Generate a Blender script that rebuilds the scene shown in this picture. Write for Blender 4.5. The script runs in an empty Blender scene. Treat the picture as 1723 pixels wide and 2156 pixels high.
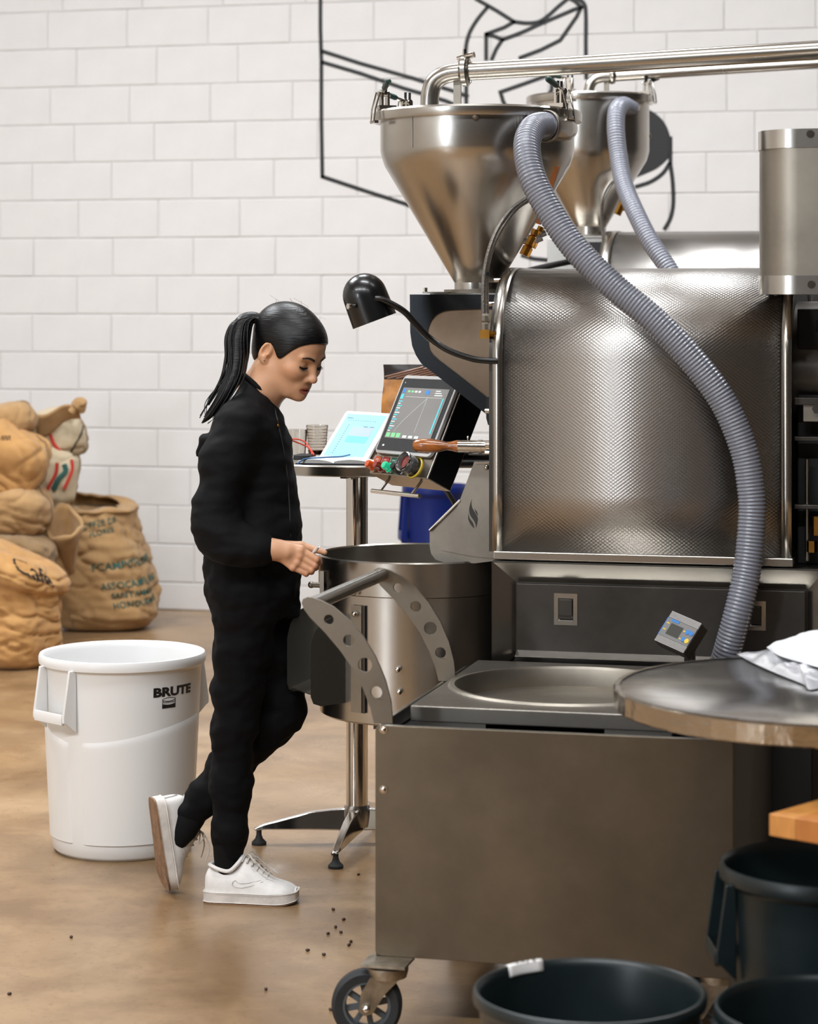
import bpy, math, random
import numpy as np
from mathutils import Vector, Matrix, noise
from mathutils.geometry import tessellate_polygon
random.seed(7); np.random.seed(7)
D = bpy.data; S = bpy.context.scene; COL = S.collection
R_ = math.radians
# ---------------------------------------------------------------- camera
FPX, CX, HY, CH, YAW = 5000.0, 861.5, 650.0, 1.6, R_(14)
C14, S14 = math.cos(YAW), math.sin(YAW)
cam = D.objects.new('camera', D.cameras.new('camera')); COL.objects.link(cam)
cam.location = (0, 0, CH); cam.rotation_euler = (R_(90), 0, YAW)
cd = cam.data; cd.sensor_fit = 'VERTICAL'; cd.sensor_height = 36.0; cd.sensor_width = 28.77
cd.lens = 36.0 * FPX / 2156.0; cd.shift_y = -(1078.0 - HY) / 2156.0
cd.clip_start = .05; cd.clip_end = 60
cd.dof.use_dof = True; cd.dof.focus_distance = 6.5; cd.dof.aperture_fstop = 4.5
S.camera = cam
# ---------------------------------------------------------------- world, lights, exposure
wd = D.worlds.new('room_world'); S.world = wd; wd.use_nodes = True
wd.node_tree.nodes['Background'].inputs[0].default_value = (.9, .95, 1, 1)
wd.node_tree.nodes['Background'].inputs[1].default_value = .02
S.view_settings.view_transform = 'Standard'; S.view_settings.look = 'None'
S.view_settings.gamma = 1; S.view_settings.use_curve_mapping = False
S.view_settings.exposure = 0.0
S.cycles.use_denoising = True
S.cycles.max_bounces = 6; S.cycles.diffuse_bounces = 2; S.cycles.glossy_bounces = 4; S.cycles.transmission_bounces = 6
S.cycles.use_adaptive_sampling = True; S.cycles.adaptive_threshold = .08
S.cycles.sample_clamp_indirect = 6; S.cycles.caustics_reflective = False; S.cycles.caustics_refractive = False
def area(name, loc, aim, sx, sy, power, col=(1, 1, 1)):
    l = D.lights.new(name, 'AREA'); l.shape = 'RECTANGLE'; l.size = sx; l.size_y = sy; l.energy = power; l.color = col
    o = D.objects.new(name, l); COL.objects.link(o); o.location = loc
    o.rotation_euler = (Vector(aim) - Vector(loc)).to_track_quat('-Z', 'Y').to_euler()
    return o
CEIL = 5.6
WARM = (.94, .972, 1.0)
# rows of ceiling lamps; the emitting tubes of the fixtures built with the ceiling further down
LAMPS = [(-5.0, 8.2), (-2.2, 8.2), (.6, 8.2), (-4.6, 6.8), (-1.4, 5.0), (1.2, 5.2), (-5.2, .3), (-2.9, .3), (-.6, .3), (1.7, .3)]
LPOW = [136, 132, 126, 108, 84, 22, 215, 205, 185, 60]
# daylight through the window in the wall behind the viewer
area('window_daylight', (-6.0, -4.12, 1.9), (-4.0, 4.0, 1.2), 1.1, 1.9, 190, (.86, .93, 1))
for (lx, ly), pw in zip(LAMPS, LPOW):
    area('ceiling_lamp_light', (lx, ly, CEIL - .42), (lx, ly, 0), 1.9, .3, pw, WARM)
# ---------------------------------------------------------------- pixel helpers (photograph frame 1723 x 2156)
RV, FV = Vector((C14, S14, 0)), Vector((-S14, C14, 0))
def P(u, v, Z): return RV * (Z * (u - CX) / FPX) + FV * Z + Vector((0, 0, CH + Z * (HY - v) / FPX))
def C2W(p): return RV * p[0] + FV * p[1] + Vector((0, 0, p[2]))
def CF(u, v, Z): return Vector((Z * (u - CX) / FPX, Z, CH + Z * (HY - v) / FPX))
def PY(u, v, Y): xr = (u - CX) / FPX; return P(u, v, Y / (C14 + xr * S14))
def PX(u, v, X): xr = (u - CX) / FPX; return P(u, v, X / (-S14 + xr * C14))
def PZ(u, v, z): return P(u, v, (CH - z) * FPX / (v - HY))
# ---------------------------------------------------------------- materials
def lin(r, g, b):
    f = lambda c: ((c / 255) / 12.92 if c / 255 <= .04045 else ((c / 255 + .055) / 1.055) ** 2.4)
    return (f(r), f(g), f(b), 1)
MATS = {}
def pmat(name, rgb, rough=.5, metal=0, var=None, bump=None, stretch=(1, 1, 1), coat=0, trans=0, emit=None, sheen=0, sss=0, spec=None, ior=None, alpha=1, rvar=0):
    """var=(scale, amount, second colour or None); bump=(scale, strength, distance)"""
    if name in MATS: return MATS[name]
    m = D.materials.new(name); m.use_nodes = True; nt = m.node_tree; b = nt.nodes['Principled BSDF']
    I = b.inputs; col = lin(*rgb)
    I['Base Color'].default_value = col; I['Roughness'].default_value = rough; I['Metallic'].default_value = metal
    I['Coat Weight'].default_value = coat; I['Transmission Weight'].default_value = trans; I['Sheen Weight'].default_value = sheen
    if sss: I['Subsurface Weight'].default_value = sss; I['Subsurface Radius'].default_value = (.012, .005, .003); I['Subsurface Scale'].default_value = .5
    if spec is not None: I['Specular IOR Level'].default_value = spec
    if ior: I['IOR'].default_value = ior
    if alpha < 1: I['Alpha'].default_value = alpha
    if emit: I['Emission Color'].default_value = lin(*emit[0]); I['Emission Strength'].default_value = emit[1]
    mp = None
    if var or bump:
        tc = nt.nodes.new('ShaderNodeTexCoord'); mp = nt.nodes.new('ShaderNodeMapping')
        nt.links.new(tc.outputs['Object'], mp.inputs['Vector']); mp.inputs['Scale'].default_value = stretch
    if var:
        n = nt.nodes.new('ShaderNodeTexNoise'); n.inputs['Scale'].default_value = var[0]; n.inputs['Detail'].default_value = 5; n.inputs['Roughness'].default_value = .6
        nt.links.new(mp.outputs[0], n.inputs['Vector'])
        mx = nt.nodes.new('ShaderNodeMix'); mx.data_type = 'RGBA'
        c2 = lin(*var[2]) if len(var) > 2 and var[2] else tuple(x * (1 - var[1]) for x in col[:3]) + (1,)
        mx.inputs['A'].default_value = col; mx.inputs['B'].default_value = c2
        rp = nt.nodes.new('ShaderNodeValToRGB'); rp.color_ramp.elements[0].position = .38; rp.color_ramp.elements[1].position = .66
        nt.links.new(n.outputs['Fac'], rp.inputs[0])
        ml = nt.nodes.new('ShaderNodeMath'); ml.operation = 'MULTIPLY'; ml.inputs[1].default_value = var[1] if len(var) > 2 and var[2] else 1
        nt.links.new(rp.outputs[0], ml.inputs[0]); nt.links.new(ml.outputs[0], mx.inputs['Factor'])
        nt.links.new(mx.outputs['Result'], I['Base Color'])
        if rvar:
            ma = nt.nodes.new('ShaderNodeMath'); ma.operation = 'MULTIPLY_ADD'; ma.inputs[1].default_value = rvar; ma.inputs[2].default_value = rough
            nt.links.new(n.outputs['Fac'], ma.inputs[0]); nt.links.new(ma.outputs[0], I['Roughness'])
    if bump:
        n = nt.nodes.new('ShaderNodeTexNoise'); n.inputs['Scale'].default_value = bump[0]; n.inputs['Detail'].default_value = 4
        nt.links.new(mp.outputs[0], n.inputs['Vector'])
        bp = nt.nodes.new('ShaderNodeBump'); bp.inputs['Strength'].default_value = bump[1]; bp.inputs['Distance'].default_value = bump[2] if len(bump) > 2 else .01
        nt.links.new(n.outputs['Fac'], bp.inputs['Height']); nt.links.new(bp.outputs[0], I['Normal'])
    MATS[name] = m
    return m
STEEL = pmat('brushed_steel', (188, 183, 175), .2, 1, var=(3, .14), rvar=.1)
STEELD = pmat('dull_steel', (150, 143, 132), .38, 1, var=(4, .3), bump=(80, .05, .002), rvar=.12)
STEELX = pmat('dark_steel', (84, 80, 76), .34, 1, var=(5, .35), rvar=.1)
CHROME = pmat('polished_steel', (214, 210, 204), .12, 1)
CART = pmat('cart_sheet_steel', (118, 107, 92), .38, 1, var=(3, .3), bump=(260, .06, .001), rvar=.14)
BLACKM = pmat('black_metal', (10, 10, 11), .28, 0, coat=.2)
BLACKP = pmat('black_plastic', (18, 18, 20), .45)
DULLBLK = pmat('dull_black', (20, 19, 18), .7)
BRASS = pmat('brass', (196, 140, 62), .25, 1, var=(40, .3))
WHITEP = pmat('white_plastic', (234, 233, 231), .38, 0, bump=(300, .04, .001), spec=.4)
RUBBER = pmat('black_rubber', (30, 31, 32), .7, 0, bump=(120, .2, .001))
# ---------------------------------------------------------------- mesh builder
OFF = {}
SC = 1.0                                                     # overall size of the machine being built, kept in line with its distance
def scl(p): p = Vector(p); return p if SC == 1 else Vector((p.x * SC, p.y * SC, CH + (p.z - CH) * SC))
class MB:
    def __init__(s): s.v = []; s.f = []
    def add(s, vs, fs):
        n = len(s.v); s.v += [Vector(p) for p in vs]; s.f += [tuple(i + n for i in f) for f in fs]; return s
    def obox(s, o, ax, ay, az):
        o, ax, ay, az = Vector(o), Vector(ax), Vector(ay), Vector(az)
        vs = [o, o + ax, o + ax + ay, o + ay]; vs += [p + az for p in vs]
        fl = ax.cross(ay).dot(az) < 0
        fs = [(0, 3, 2, 1), (4, 5, 6, 7), (0, 1, 5, 4), (1, 2, 6, 5), (2, 3, 7, 6), (3, 0, 4, 7)]
        return s.add(vs, [f[::-1] for f in fs] if fl else fs)
    def box(s, a, b):
        a, b = Vector(a), Vector(b)
        return s.obox(a, (b.x - a.x, 0, 0), (0, b.y - a.y, 0), (0, 0, b.z - a.z))
    def cbox(s, c, d): c = Vector(c); d = Vector(d) / 2; return s.box(c - d, c + d)
    def prism(s, poly, dv, holes=()):
        loops = [[Vector(p) for p in poly]] + [[Vector(p) for p in h] for h in holes]
        dv = Vector(dv); flat = [p for l in loops for p in l]; n = len(flat)
        tr = tessellate_polygon(loops)
        nr = Vector((0, 0, 0))
        for t in tr: nr += (flat[t[1]] - flat[t[0]]).cross(flat[t[2]] - flat[t[0]])
        # orient every triangle alike, front (away from dv) first
        out = []
        for t in tr:
            q = (flat[t[1]] - flat[t[0]]).cross(flat[t[2]] - flat[t[0]])
            out.append(tuple(t) if q.dot(dv) < 0 else tuple(t)[::-1])
        fs = out + [tuple(i + n for i in t[::-1]) for t in out]
        if not holes and len(poly) > 2:
            L = list(range(n)); a = Vector((0, 0, 0))
            for i in range(n): a += flat[i].cross(flat[(i + 1) % n])
            if a.dot(dv) > 0: L = L[::-1]
            fs = [tuple(L), tuple(i + n for i in L[::-1])]
        k = 0
        for li, l in enumerate(loops):
            m = len(l); a = Vector((0, 0, 0))
            for i in range(m): a += l[i].cross(l[(i + 1) % m])
            fl = (a.dot(dv) < 0) != (li > 0)
            for i in range(m):
                q = (k + i, k + (i + 1) % m, k + (i + 1) % m + n, k + i + n)
                fs.append(q[::-1] if fl else q)
            k += m
        return s.add(flat + [p + dv for p in flat], fs)
    def lathe(s, prof, c=(0, 0, 0), n=48, ax=(0, 0, 1), a0=0, a1=None):
        ax = Vector(ax).normalized(); t = Vector((1, 0, 0)) if abs(ax.x) < .9 else Vector((0, 1, 0))
        e1 = (t - ax * t.dot(ax)).normalized(); e2 = ax.cross(e1); c = Vector(c)
        full = a1 is None; m = n if full else n + 1; vs = []; fs = []; idx = []
        for r, h in prof:
            if abs(r) < 1e-6: idx.append([len(vs)] * m); vs.append(c + ax * h)
            else:
                idx.append(list(range(len(vs), len(vs) + m)))
                for i in range(m):
                    a = 2 * math.pi * i / n if full else a0 + (a1 - a0) * i / n
                    vs.append(c + ax * h + (e1 * math.cos(a) + e2 * math.sin(a)) * r)
        for j in range(len(prof) - 1):
            A, B = idx[j], idx[j + 1]
            for i in range(n):
                k = (i + 1) % m
                q = [A[i], A[k], B[k], B[i]]; q = [x for w, x in enumerate(q) if x not in q[:w]]
                if len(q) > 2: fs.append(tuple(q))
        return s.add(vs, fs)
    def cyl(s, a, b, r, n=24, r2=None):
        a, b = Vector(a), Vector(b); h = (b - a).length; r2 = r if r2 is None else r2
        return s.lathe([(0, 0), (r, 0), (r2, h), (0, h)], a, n, b - a)
    def tube(s, pts, r, n=10, cap=True, closed=False):
        pts = [Vector(p) for p in pts]; m = len(pts); rs = r if isinstance(r, (list, tuple)) else [r] * m
        vs = []; fs = []; nrm = None
        for i, p in enumerate(pts):
            a = pts[i - 1] if i > 0 else (pts[-1] if closed else p); b = pts[(i + 1) % m] if (i < m - 1 or closed) else p
            t = (b - a).normalized()
            if nrm is None:
                q = Vector((0, 0, 1)) if abs(t.z) < .9 else Vector((1, 0, 0)); nrm = (q - t * q.dot(t)).normalized()
            else: nrm = (nrm - t * nrm.dot(t)).normalized()
            bn = t.cross(nrm)
            for k in range(n):
                g = 2 * math.pi * k / n; vs.append(p + (nrm * math.cos(g) + bn * math.sin(g)) * rs[i])
        for i in range(m if closed else m - 1):
            for k in range(n):
                a, b = i * n + k, i * n + (k + 1) % n; c, d = ((i + 1) % m) * n + (k + 1) % n, ((i + 1) % m) * n + k
                fs.append((a, b, c, d))
        if cap and not closed: fs += [tuple(range(n))[::-1], tuple(range((m - 1) * n, m * n))]
        return s.add(vs, fs)
    def ball(s, c, r, n=16, m=10, rot=None):
        r = Vector(r) if not isinstance(r, (int, float)) else Vector((r, r, r)); c = Vector(c); vs = []; fs = []
        for j in range(m + 1):
            p = math.pi * j / m
            for i in range(n):
                a = 2 * math.pi * i / n; q = Vector((r.x * math.sin(p) * math.cos(a), r.y * math.sin(p) * math.sin(a), -r.z * math.cos(p)))
                vs.append(c + (rot @ q if rot else q))
        for j in range(m):
            for i in range(n):
                k = (i + 1) % n; a, b, d, e = j * n + i, j * n + k, (j + 1) * n + k, (j + 1) * n + i
                fs.append((a, b, d) if j == m - 1 else ((a, d, e) if j == 0 else (a, b, d, e)))
        return s.add(vs, fs)
    def grid(s, fn, nu, nv, closed=False):
        vs = [fn(i / (nu if closed else nu - 1), j / (nv - 1)) for j in range(nv) for i in range(nu)]; fs = []
        for j in range(nv - 1):
            for i in range(nu if closed else nu - 1):
                k = (i + 1) % nu; fs.append((j * nu + i, j * nu + k, (j + 1) * nu + k, (j + 1) * nu + i))
        return s.add(vs, fs)
    def text(s, body, fn, size=1, bold=0.0, align='LEFT', sx=1):
        vs, fs = text_geo(body, bold, align)
        return s.add([fn(x * size * sx, y * size) for x, y in vs], fs)
    def build(s, name, mat, parent=None, smooth=35, bevel=0, seg=2, solid=0, sub=0):
        me = D.meshes.new(name); off = OFF.get(parent.name, Vector((0, 0, 0))) if parent else Vector((0, 0, 0))
        me.from_pydata([tuple(scl(p) - off) for p in s.v], [], s.f); me.update()
        if smooth:
            me.shade_smooth()
            if smooth < 180: me.set_sharp_from_angle(angle=R_(smooth))
        me.materials.append(mat)
        o = D.objects.new(name, me); COL.objects.link(o); OFF[o.name] = off
        if parent: o.parent = parent
        if solid: md = o.modifiers.new('thickness', 'SOLIDIFY'); md.thickness = solid; md.offset = 0
        if sub: md = o.modifiers.new('smooth', 'SUBSURF'); md.levels = sub; md.render_levels = sub
        if bevel:
            md = o.modifiers.new('edge', 'BEVEL'); md.width = bevel; md.segments = seg; md.limit_method = 'ANGLE'; md.angle_limit = R_(32); md.harden_normals = True
        return o
TEXTS = {}
def text_geo(body, bold=0.0, align='LEFT'):
    key = (body, bold, align)
    if key not in TEXTS:
        cu = D.curves.new('lettering', 'FONT'); cu.body = body; cu.offset = bold; cu.align_x = align; cu.resolution_u = 3; cu.size = 1
        o = D.objects.new('lettering', cu); COL.objects.link(o)
        dg = bpy.context.evaluated_depsgraph_get(); me = o.evaluated_get(dg).to_mesh()
        TEXTS[key] = ([(v.co.x, v.co.y) for v in me.vertices], [tuple(p.vertices) for p in me.polygons])
        D.objects.remove(o); D.curves.remove(cu)
    return TEXTS[key]
def tag(o, label, cat, group=None, kind=None):
    o['label'] = label; o['category'] = cat
    if group: o['group'] = group
    if kind: o['kind'] = kind
    return o
def thing(name, label, cat, loc=(0, 0, 0), group=None):
    loc = Vector(loc); loc = Vector((loc.x * SC, loc.y * SC, 0)) if abs(loc.z) < 1e-6 else scl(loc)
    o = D.objects.new(name, None); COL.objects.link(o); o.location = loc; o.empty_display_size = .1
    OFF[o.name] = Vector(loc); return tag(o, label, cat, group)
def single(o, label, cat, group=None, kind=None):
    """a thing that is one mesh: move its origin to the middle of its base"""
    me = o.data; bb = [v.co for v in me.vertices]
    c = Vector(((min(p.x for p in bb) + max(p.x for p in bb)) / 2, (min(p.y for p in bb) + max(p.y for p in bb)) / 2, min(p.z for p in bb)))
    me.transform(Matrix.Translation(-c)); o.location = c; OFF[o.name] = c.copy()
    return tag(o, label, cat, group, kind)
def struct(o, label=None, cat=None):
    o['kind'] = 'structure'
    if label: o['label'] = label
    if cat: o['category'] = cat
    return o
def cr(pts, n=8):
    """Catmull-Rom through points"""
    p = [Vector(q) for q in pts]; p = [p[0] * 2 - p[1]] + p + [p[-1] * 2 - p[-2]]; out = []
    for i in range(1, len(p) - 2):
        for k in range(n):
            t = k / n; a, b, c, d = p[i - 1], p[i], p[i + 1], p[i + 2]
            out.append(.5 * ((2 * b) + (c - a) * t + (2 * a - 5 * b + 4 * c - d) * t * t + (3 * b - a - 3 * c + d) * t ** 3))
    return out + [p[-2]]
def circ(c, e1, e2, r, n=24): return [Vector(c) + Vector(e1) * r * math.cos(2 * math.pi * i / n) + Vector(e2) * r * math.sin(2 * math.pi * i / n) for i in range(n)]
EX, EY, EZ = Vector((1, 0, 0)), Vector((0, 1, 0)), Vector((0, 0, 1))
def rrect(o, ax, ay, w, h, r, n=5):
    """rounded rectangle, corner o, unit axes ax ay"""
    pts = []
    for cx, cy, a in ((w - r, r, -90), (w - r, h - r, 0), (r, h - r, 90), (r, r, 180)):
        for i in range(n + 1):
            g = R_(a + 90 * i / n); pts.append(Vector(o) + Vector(ax) * (cx + r * math.cos(g)) + Vector(ay) * (cy + r * math.sin(g)))
    return pts
# ================================================================ THE ROOM
XL, XR, YF, YB = -7.2, 5.0, -4.2, 11.94
def floor_mat():
    m = D.materials.new('stained_concrete'); m.use_nodes = True; nt = m.node_tree; b = nt.nodes['Principled BSDF']
    tc = nt.nodes.new('ShaderNodeTexCoord')
    def nz(sc, det, rough=.55, dist=0):
        n = nt.nodes.new('ShaderNodeTexNoise'); n.inputs['Scale'].default_value = sc; n.inputs['Detail'].default_value = det; n.inputs['Roughness'].default_value = rough; n.inputs['Distortion'].default_value = dist
        nt.links.new(tc.outputs['Object'], n.inputs['Vector']); return n.outputs['Fac']
    def ramp(fac, stops):
        r = nt.nodes.new('ShaderNodeValToRGB'); e = r.color_ramp.elements
        e[0].position, e[0].color = stops[0]; e[1].position, e[1].color = stops[-1]
        for p, c in stops[1:-1]: q = e.new(p); q.color = c
        nt.links.new(fac, r.inputs[0]); return r.outputs[0]
    base = ramp(nz(.9, 7, .6, .15), [(.3, lin(122, 93, 63)), (.5, lin(156, 126, 92)), (.72, lin(180, 152, 118))])
    st = ramp(nz(2.6, 8, .7, .3), [(.42, (.52, .46, .42, 1)), (.58, (1, 1, 1, 1))])
    sp = ramp(nz(55, 3), [(.28, (.6, .55, .5, 1)), (.42, (1, 1, 1, 1))])
    def mul(a, c, f):
        x = nt.nodes.new('ShaderNodeMix'); x.data_type = 'RGBA'; x.blend_type = 'MULTIPLY'; x.inputs['Factor'].default_value = f
        nt.links.new(a, x.inputs['A']); nt.links.new(c, x.inputs['B']); return x.outputs['Result']
    nt.links.new(mul(mul(base, st, .55), sp, .6), b.inputs['Base Color'])
    rr = nt.nodes.new('ShaderNodeMapRange'); rr.inputs['To Min'].default_value = .16; rr.inputs['To Max'].default_value = .46
    nt.links.new(nz(2.2, 5), rr.inputs['Value']); nt.links.new(rr.outputs[0], b.inputs['Roughness'])
    bp = nt.nodes.new('ShaderNodeBump'); bp.inputs['Strength'].default_value = .03; bp.inputs['Distance'].default_value = .003
    nt.links.new(nz(14, 6), bp.inputs['Height']); nt.links.new(bp.outputs[0], b.inputs['Normal'])
    b.inputs['Specular IOR Level'].default_value = .55
    return m
struct(MB().box((XL, YF, -.1), (XR, YB + .15, 0)).build('floor', floor_mat()), 'tan stained polished concrete floor of the roastery', 'floor')
WALLP = pmat('painted_block', (226, 223, 221), .6, 0, var=(3.5, .05), bump=(60, .25, .003))
MORTAR = pmat('painted_mortar', (222, 218, 215), .75, 0, var=(9, .2), bump=(90, .4, .004))
PLASTER = pmat('plain_wall_paint', (196, 190, 182), .8)
DARKW = pmat('far_wall_paint', (52, 46, 41), .8, 0, var=(1.2, .3))
wall = struct(MB().box((XL, YB, 0), (XR, YB + .15, CEIL)).build('wall_back', MORTAR), 'white painted concrete block wall behind the roasters', 'wall')
OFF[wall.name] = Vector((0, 0, 0))
# concrete blocks, each proud of the recessed joints
BH, BL = .2035, .4545
rowz = 1.57
def block_mesh(i, L, H):
    mb = MB(); g = .002; d = .0055
    rnd = random.Random(i)
    j = lambda a=.0012: rnd.uniform(-a, a)
    x0, x1, z0, z1 = g + j(), L - g + j(), g + j(), H - g + j()
    f = [(x0 + .005, -d, z0 + .005), (x1 - .005, -d + j(), z0 + .005), (x1 - .005, -d, z1 - .005), (x0 + .005, -d + j(), z1 - .005)]
    o = [(x0, -d + .0025, z0), (x1, -d + .0025, z0), (x1, -d + .0025, z1), (x0, -d + .0025, z1)]
    w = [(p[0], .004, p[2]) for p in o]
    fs = [(0, 1, 2, 3)]
    for k in range(4):
        n = (k + 1) % 4; fs += [(4 + k, 4 + n, n, k), (8 + k, 8 + n, 4 + n, 4 + k)]
    mb.add(f + o + w, fs); me = D.meshes.new('block'); me.from_pydata([tuple(p) for p in mb.v], [], mb.f); me.materials.append(WALLP); return me
BLOCKS = [block_mesh(i, BL, BH) for i in range(8)]
BLOCKS0 = [block_mesh(20 + i, BL, rowz - 7 * BH) for i in range(4)]
# vertical joint positions measured along each course, counted down from the joint at rowz
jt = {-8: 268, -7: 330, -6: 273, -5: 325, -4: 235, -3: 334, -2: 238, -1: 331, 0: 235, 1: 335, 2: 231, 3: 332, 4: 231, 5: 333, 6: 240, 7: 330}
for r in range(-9, 8):
    zt = rowz - r * BH                     # top of this course
    zb = zt - BH
    if r == 7: zb = 0
    u0 = jt.get(r, 300)
    xj = PY(u0, 600, YB).x
    n0 = math.floor((-5.75 - xj) / BL); x = xj + n0 * BL
    while x < -.45:
        me = random.choice(BLOCKS0 if r == 7 else BLOCKS)
        o = D.objects.new('concrete_block', me); COL.objects.link(o); o.parent = wall
        o.location = (x, YB, zb); x += BL
struct(MB().box((XL - .15, YF, 0), (XL, YB + .15, CEIL)).build('wall_left', PLASTER), 'plain side wall out of view beyond the sacks', 'wall')
struct(MB().box((XR, YF, 0), (XR + .15, YB + .15, CEIL)).build('wall_right', DARKW), 'plain side wall out of view beyond the machines', 'wall')
struct(MB().box((XL - .15, YF - .15, 0), (XR + .15, YF, CEIL)).build('wall_front', DARKW), 'plain dark wall out of view behind the viewer', 'wall')
struct(MB().box((XL - .15, YF - .15, CEIL), (XR + .15, YB + .15, CEIL + .1)).build('ceiling', PLASTER), 'plain ceiling out of view above the roastery', 'ceiling')
wn = MB().box((-6.6, YF - .02, .9), (-5.4, YF + .012, 2.9)).build('window_1', pmat('daylit_pane', (225, 235, 245), .2, emit=((215, 230, 250), 4.0))); struct(wn, 'tall daylit window out of view behind the viewer', 'window')
for a, b in (((-6.68, YF, .82), (-5.32, YF + .05, .9)), ((-6.68, YF, 2.9), (-5.32, YF + .05, 2.98)), ((-6.68, YF, .9), (-6.6, YF + .05, 2.9)), ((-5.4, YF, .9), (-5.32, YF + .05, 2.9)), ((-6.02, YF, .9), (-5.98, YF + .03, 2.9))): MB().box(a, b).build('window_frame', PLASTER, wn)
HOUS = pmat('lamp_housing', (205, 205, 205), .5)
for k, (lx, ly) in enumerate(LAMPS):
    nm = ['over the sacks', 'over the wall mural', 'over the far roaster', 'over the person', 'over the near roaster', 'over the wooden bench', 'over the open floor', 'over the floor before the cart', 'over the foreground bins', 'over the far side of the bench'][k]
    t = thing('ceiling_lamp', 'linear ceiling lamp with grey housing hung ' + nm, 'lamp', (lx, ly, CEIL - .4), 'linear ceiling lamps')
    mb = MB().prism([(lx - 1, ly - .17, CEIL - .41), (lx - 1, ly + .17, CEIL - .41), (lx - 1, ly + .1, CEIL - .33), (lx - 1, ly - .1, CEIL - .33)], (2, 0, 0)); mb.build('housing', HOUS, t)
    for sx in (-.8, .8): MB().cyl((lx + sx, ly, CEIL - .34), (lx + sx, ly, CEIL), .006, 8).build('hanger', HOUS, t)
# ---------------------------------------------------------------- the painted line drawing on the wall
INK = pmat('black_wall_paint', (13, 13, 14), .5, 0, bump=(60, .25, .003))
mur = thing('wall_mural', 'black painted line drawing on the white block wall behind the hoppers', 'mural', PY(1050, 250, YB))
def stroke(pts, w=7.5, smooth=False):
    q = [PY(u, v, YB - .0060) for u, v in pts]
    if smooth: q = cr(q, 6)
    hw = w / 2 * 12.2 / FPX; mb = MB(); f = []; n = len(q)
    L, Rr = [], []
    for i, p in enumerate(q):
        a, b = q[max(i - 1, 0)], q[min(i + 1, n - 1)]
        t1 = (p - a).normalized() if i else (b - p).normalized(); t2 = (b - p).normalized() if i < n - 1 else t1
        t = (t1 + t2).normalized(); nr = Vector((-t.z, 0, t.x)); k = hw / max(.35, nr.dot(Vector((-t1.z, 0, t1.x))))
        ext = t * (hw * .6) * (-1 if i == 0 else 1 if i == n - 1 else 0)
        L.append(p + nr * k + ext); Rr.append(p - nr * k + ext)
    vs = L + Rr; vs += [p + Vector((0, -.0015, 0)) for p in vs]; m = 2 * n
    for i in range(n - 1):
        f += [(i, i + 1, n + i + 1, n + i), (m + i, m + n + i, m + n + i + 1, m + i + 1), (i, m + i, m + i + 1, i + 1), (n + i, n + i + 1, m + n + i + 1, m + n + i)]
    MB().add(vs, f).build('painted_line', INK, mur, smooth=0)
for pts, sm in [
    ([(674, -60), (675, 0), (675, 60), (677, 130), (677, 250), (679, 372)], 0), ([(679, 372), (760, 399), (850, 428), (905, 448)], 0),
    ([(679, 108), (760, 134), (870, 165), (955, 192), (985, 203)], 0), ([(679, 131), (760, 155), (850, 186), (905, 202), (940, 213), (985, 232)], 0),
    ([(1003, -2), (1045, 22), (1083, 46)], 0), ([(1027, 15), (1005, 42), (988, 72), (981, 105), (982, 150), (982, 235)], 1),
    ([(1083, 46), (1110, 49), (1135, 46), (1155, 33), (1175, 15), (1198, -4)], 1),
    ([(1083, 46), (1062, 58), (1024, 72), (1024, 125)], 0), ([(1024, 72), (1043, 77), (1058, 84), (1045, 104), (1036, 125)], 0),
    ([(1058, 84), (1100, 68), (1135, 52), (1175, 35), (1205, 22)], 1), ([(1205, 22), (1224, 15), (1210, 2), (1198, -4)], 0),
    ([(1224, 15), (1215, 35), (1180, 85), (1140, 105), (1095, 122)], 0), ([(1215, -4), (1230, 8), (1234, 30), (1234, 100), (1235, 165)], 1),
    ([(1150, 160), (1100, 178), (1054, 194), (1060, 214), (1075, 240)], 0), ([(1164, 155), (1162, 190), (1150, 206), (1130, 225)], 0),
    ([(1340, 393), (1370, 383), (1395, 366), (1410, 345)], 1), ([(1412, 345), (1417, 385), (1418, 430), (1412, 460), (1400, 482)], 1),
    ([(1100, 538), (1125, 545), (1165, 549)], 0), ([(1412, 290), (1412, 345)], 0)]:
    stroke(pts, 8.6, bool(sm))
q = cr([PY(u, v, YB - .0060) for u, v in [(1330, 226), (1365, 230), (1395, 252), (1411, 285), (1412, 325), (1388, 352), (1360, 366), (1330, 378)]], 6)
MB().prism(q, (0, -.0015, 0)).build('painted_shape', INK, mur, smooth=0)
# ================================================================ NEAR COFFEE ROASTER
SC = .947; FL = CH - CH / SC                                 # FL: floor level before sizing
RX0, RX1, RY0, RYA = -1.337, -.559, 6.314, 6.68      # left end, right end, front plane, drum axis
ro = thing('coffee_roaster', 'large stainless steel coffee roaster with dimpled drum cover, hopper and cooling tray', 'roaster', (-1.0, 6.68, 0))
def section(dy=0.0, n=14):
    """outline of the drum cover in the Y-Z plane, front bottom to back bottom"""
    r = .25; zt = 1.712 + dy; y0, y1 = RY0 - dy, 7.05 + dy; pts = [(y0, .94), (y0, 1.1), (y0, 1.25), (y0, zt - r)]
    for i in range(1, n + 1): a = R_(90 * i / n); pts.append((y0 + r - r * math.cos(a), zt - r + r * math.sin(a)))
    for i in range(n): a = R_(90 * i / n); pts.append((y1 - r + r * math.sin(a), zt - r + r * math.cos(a)))
    return pts + [(y1, zt - r), (y1, .94)]
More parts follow.
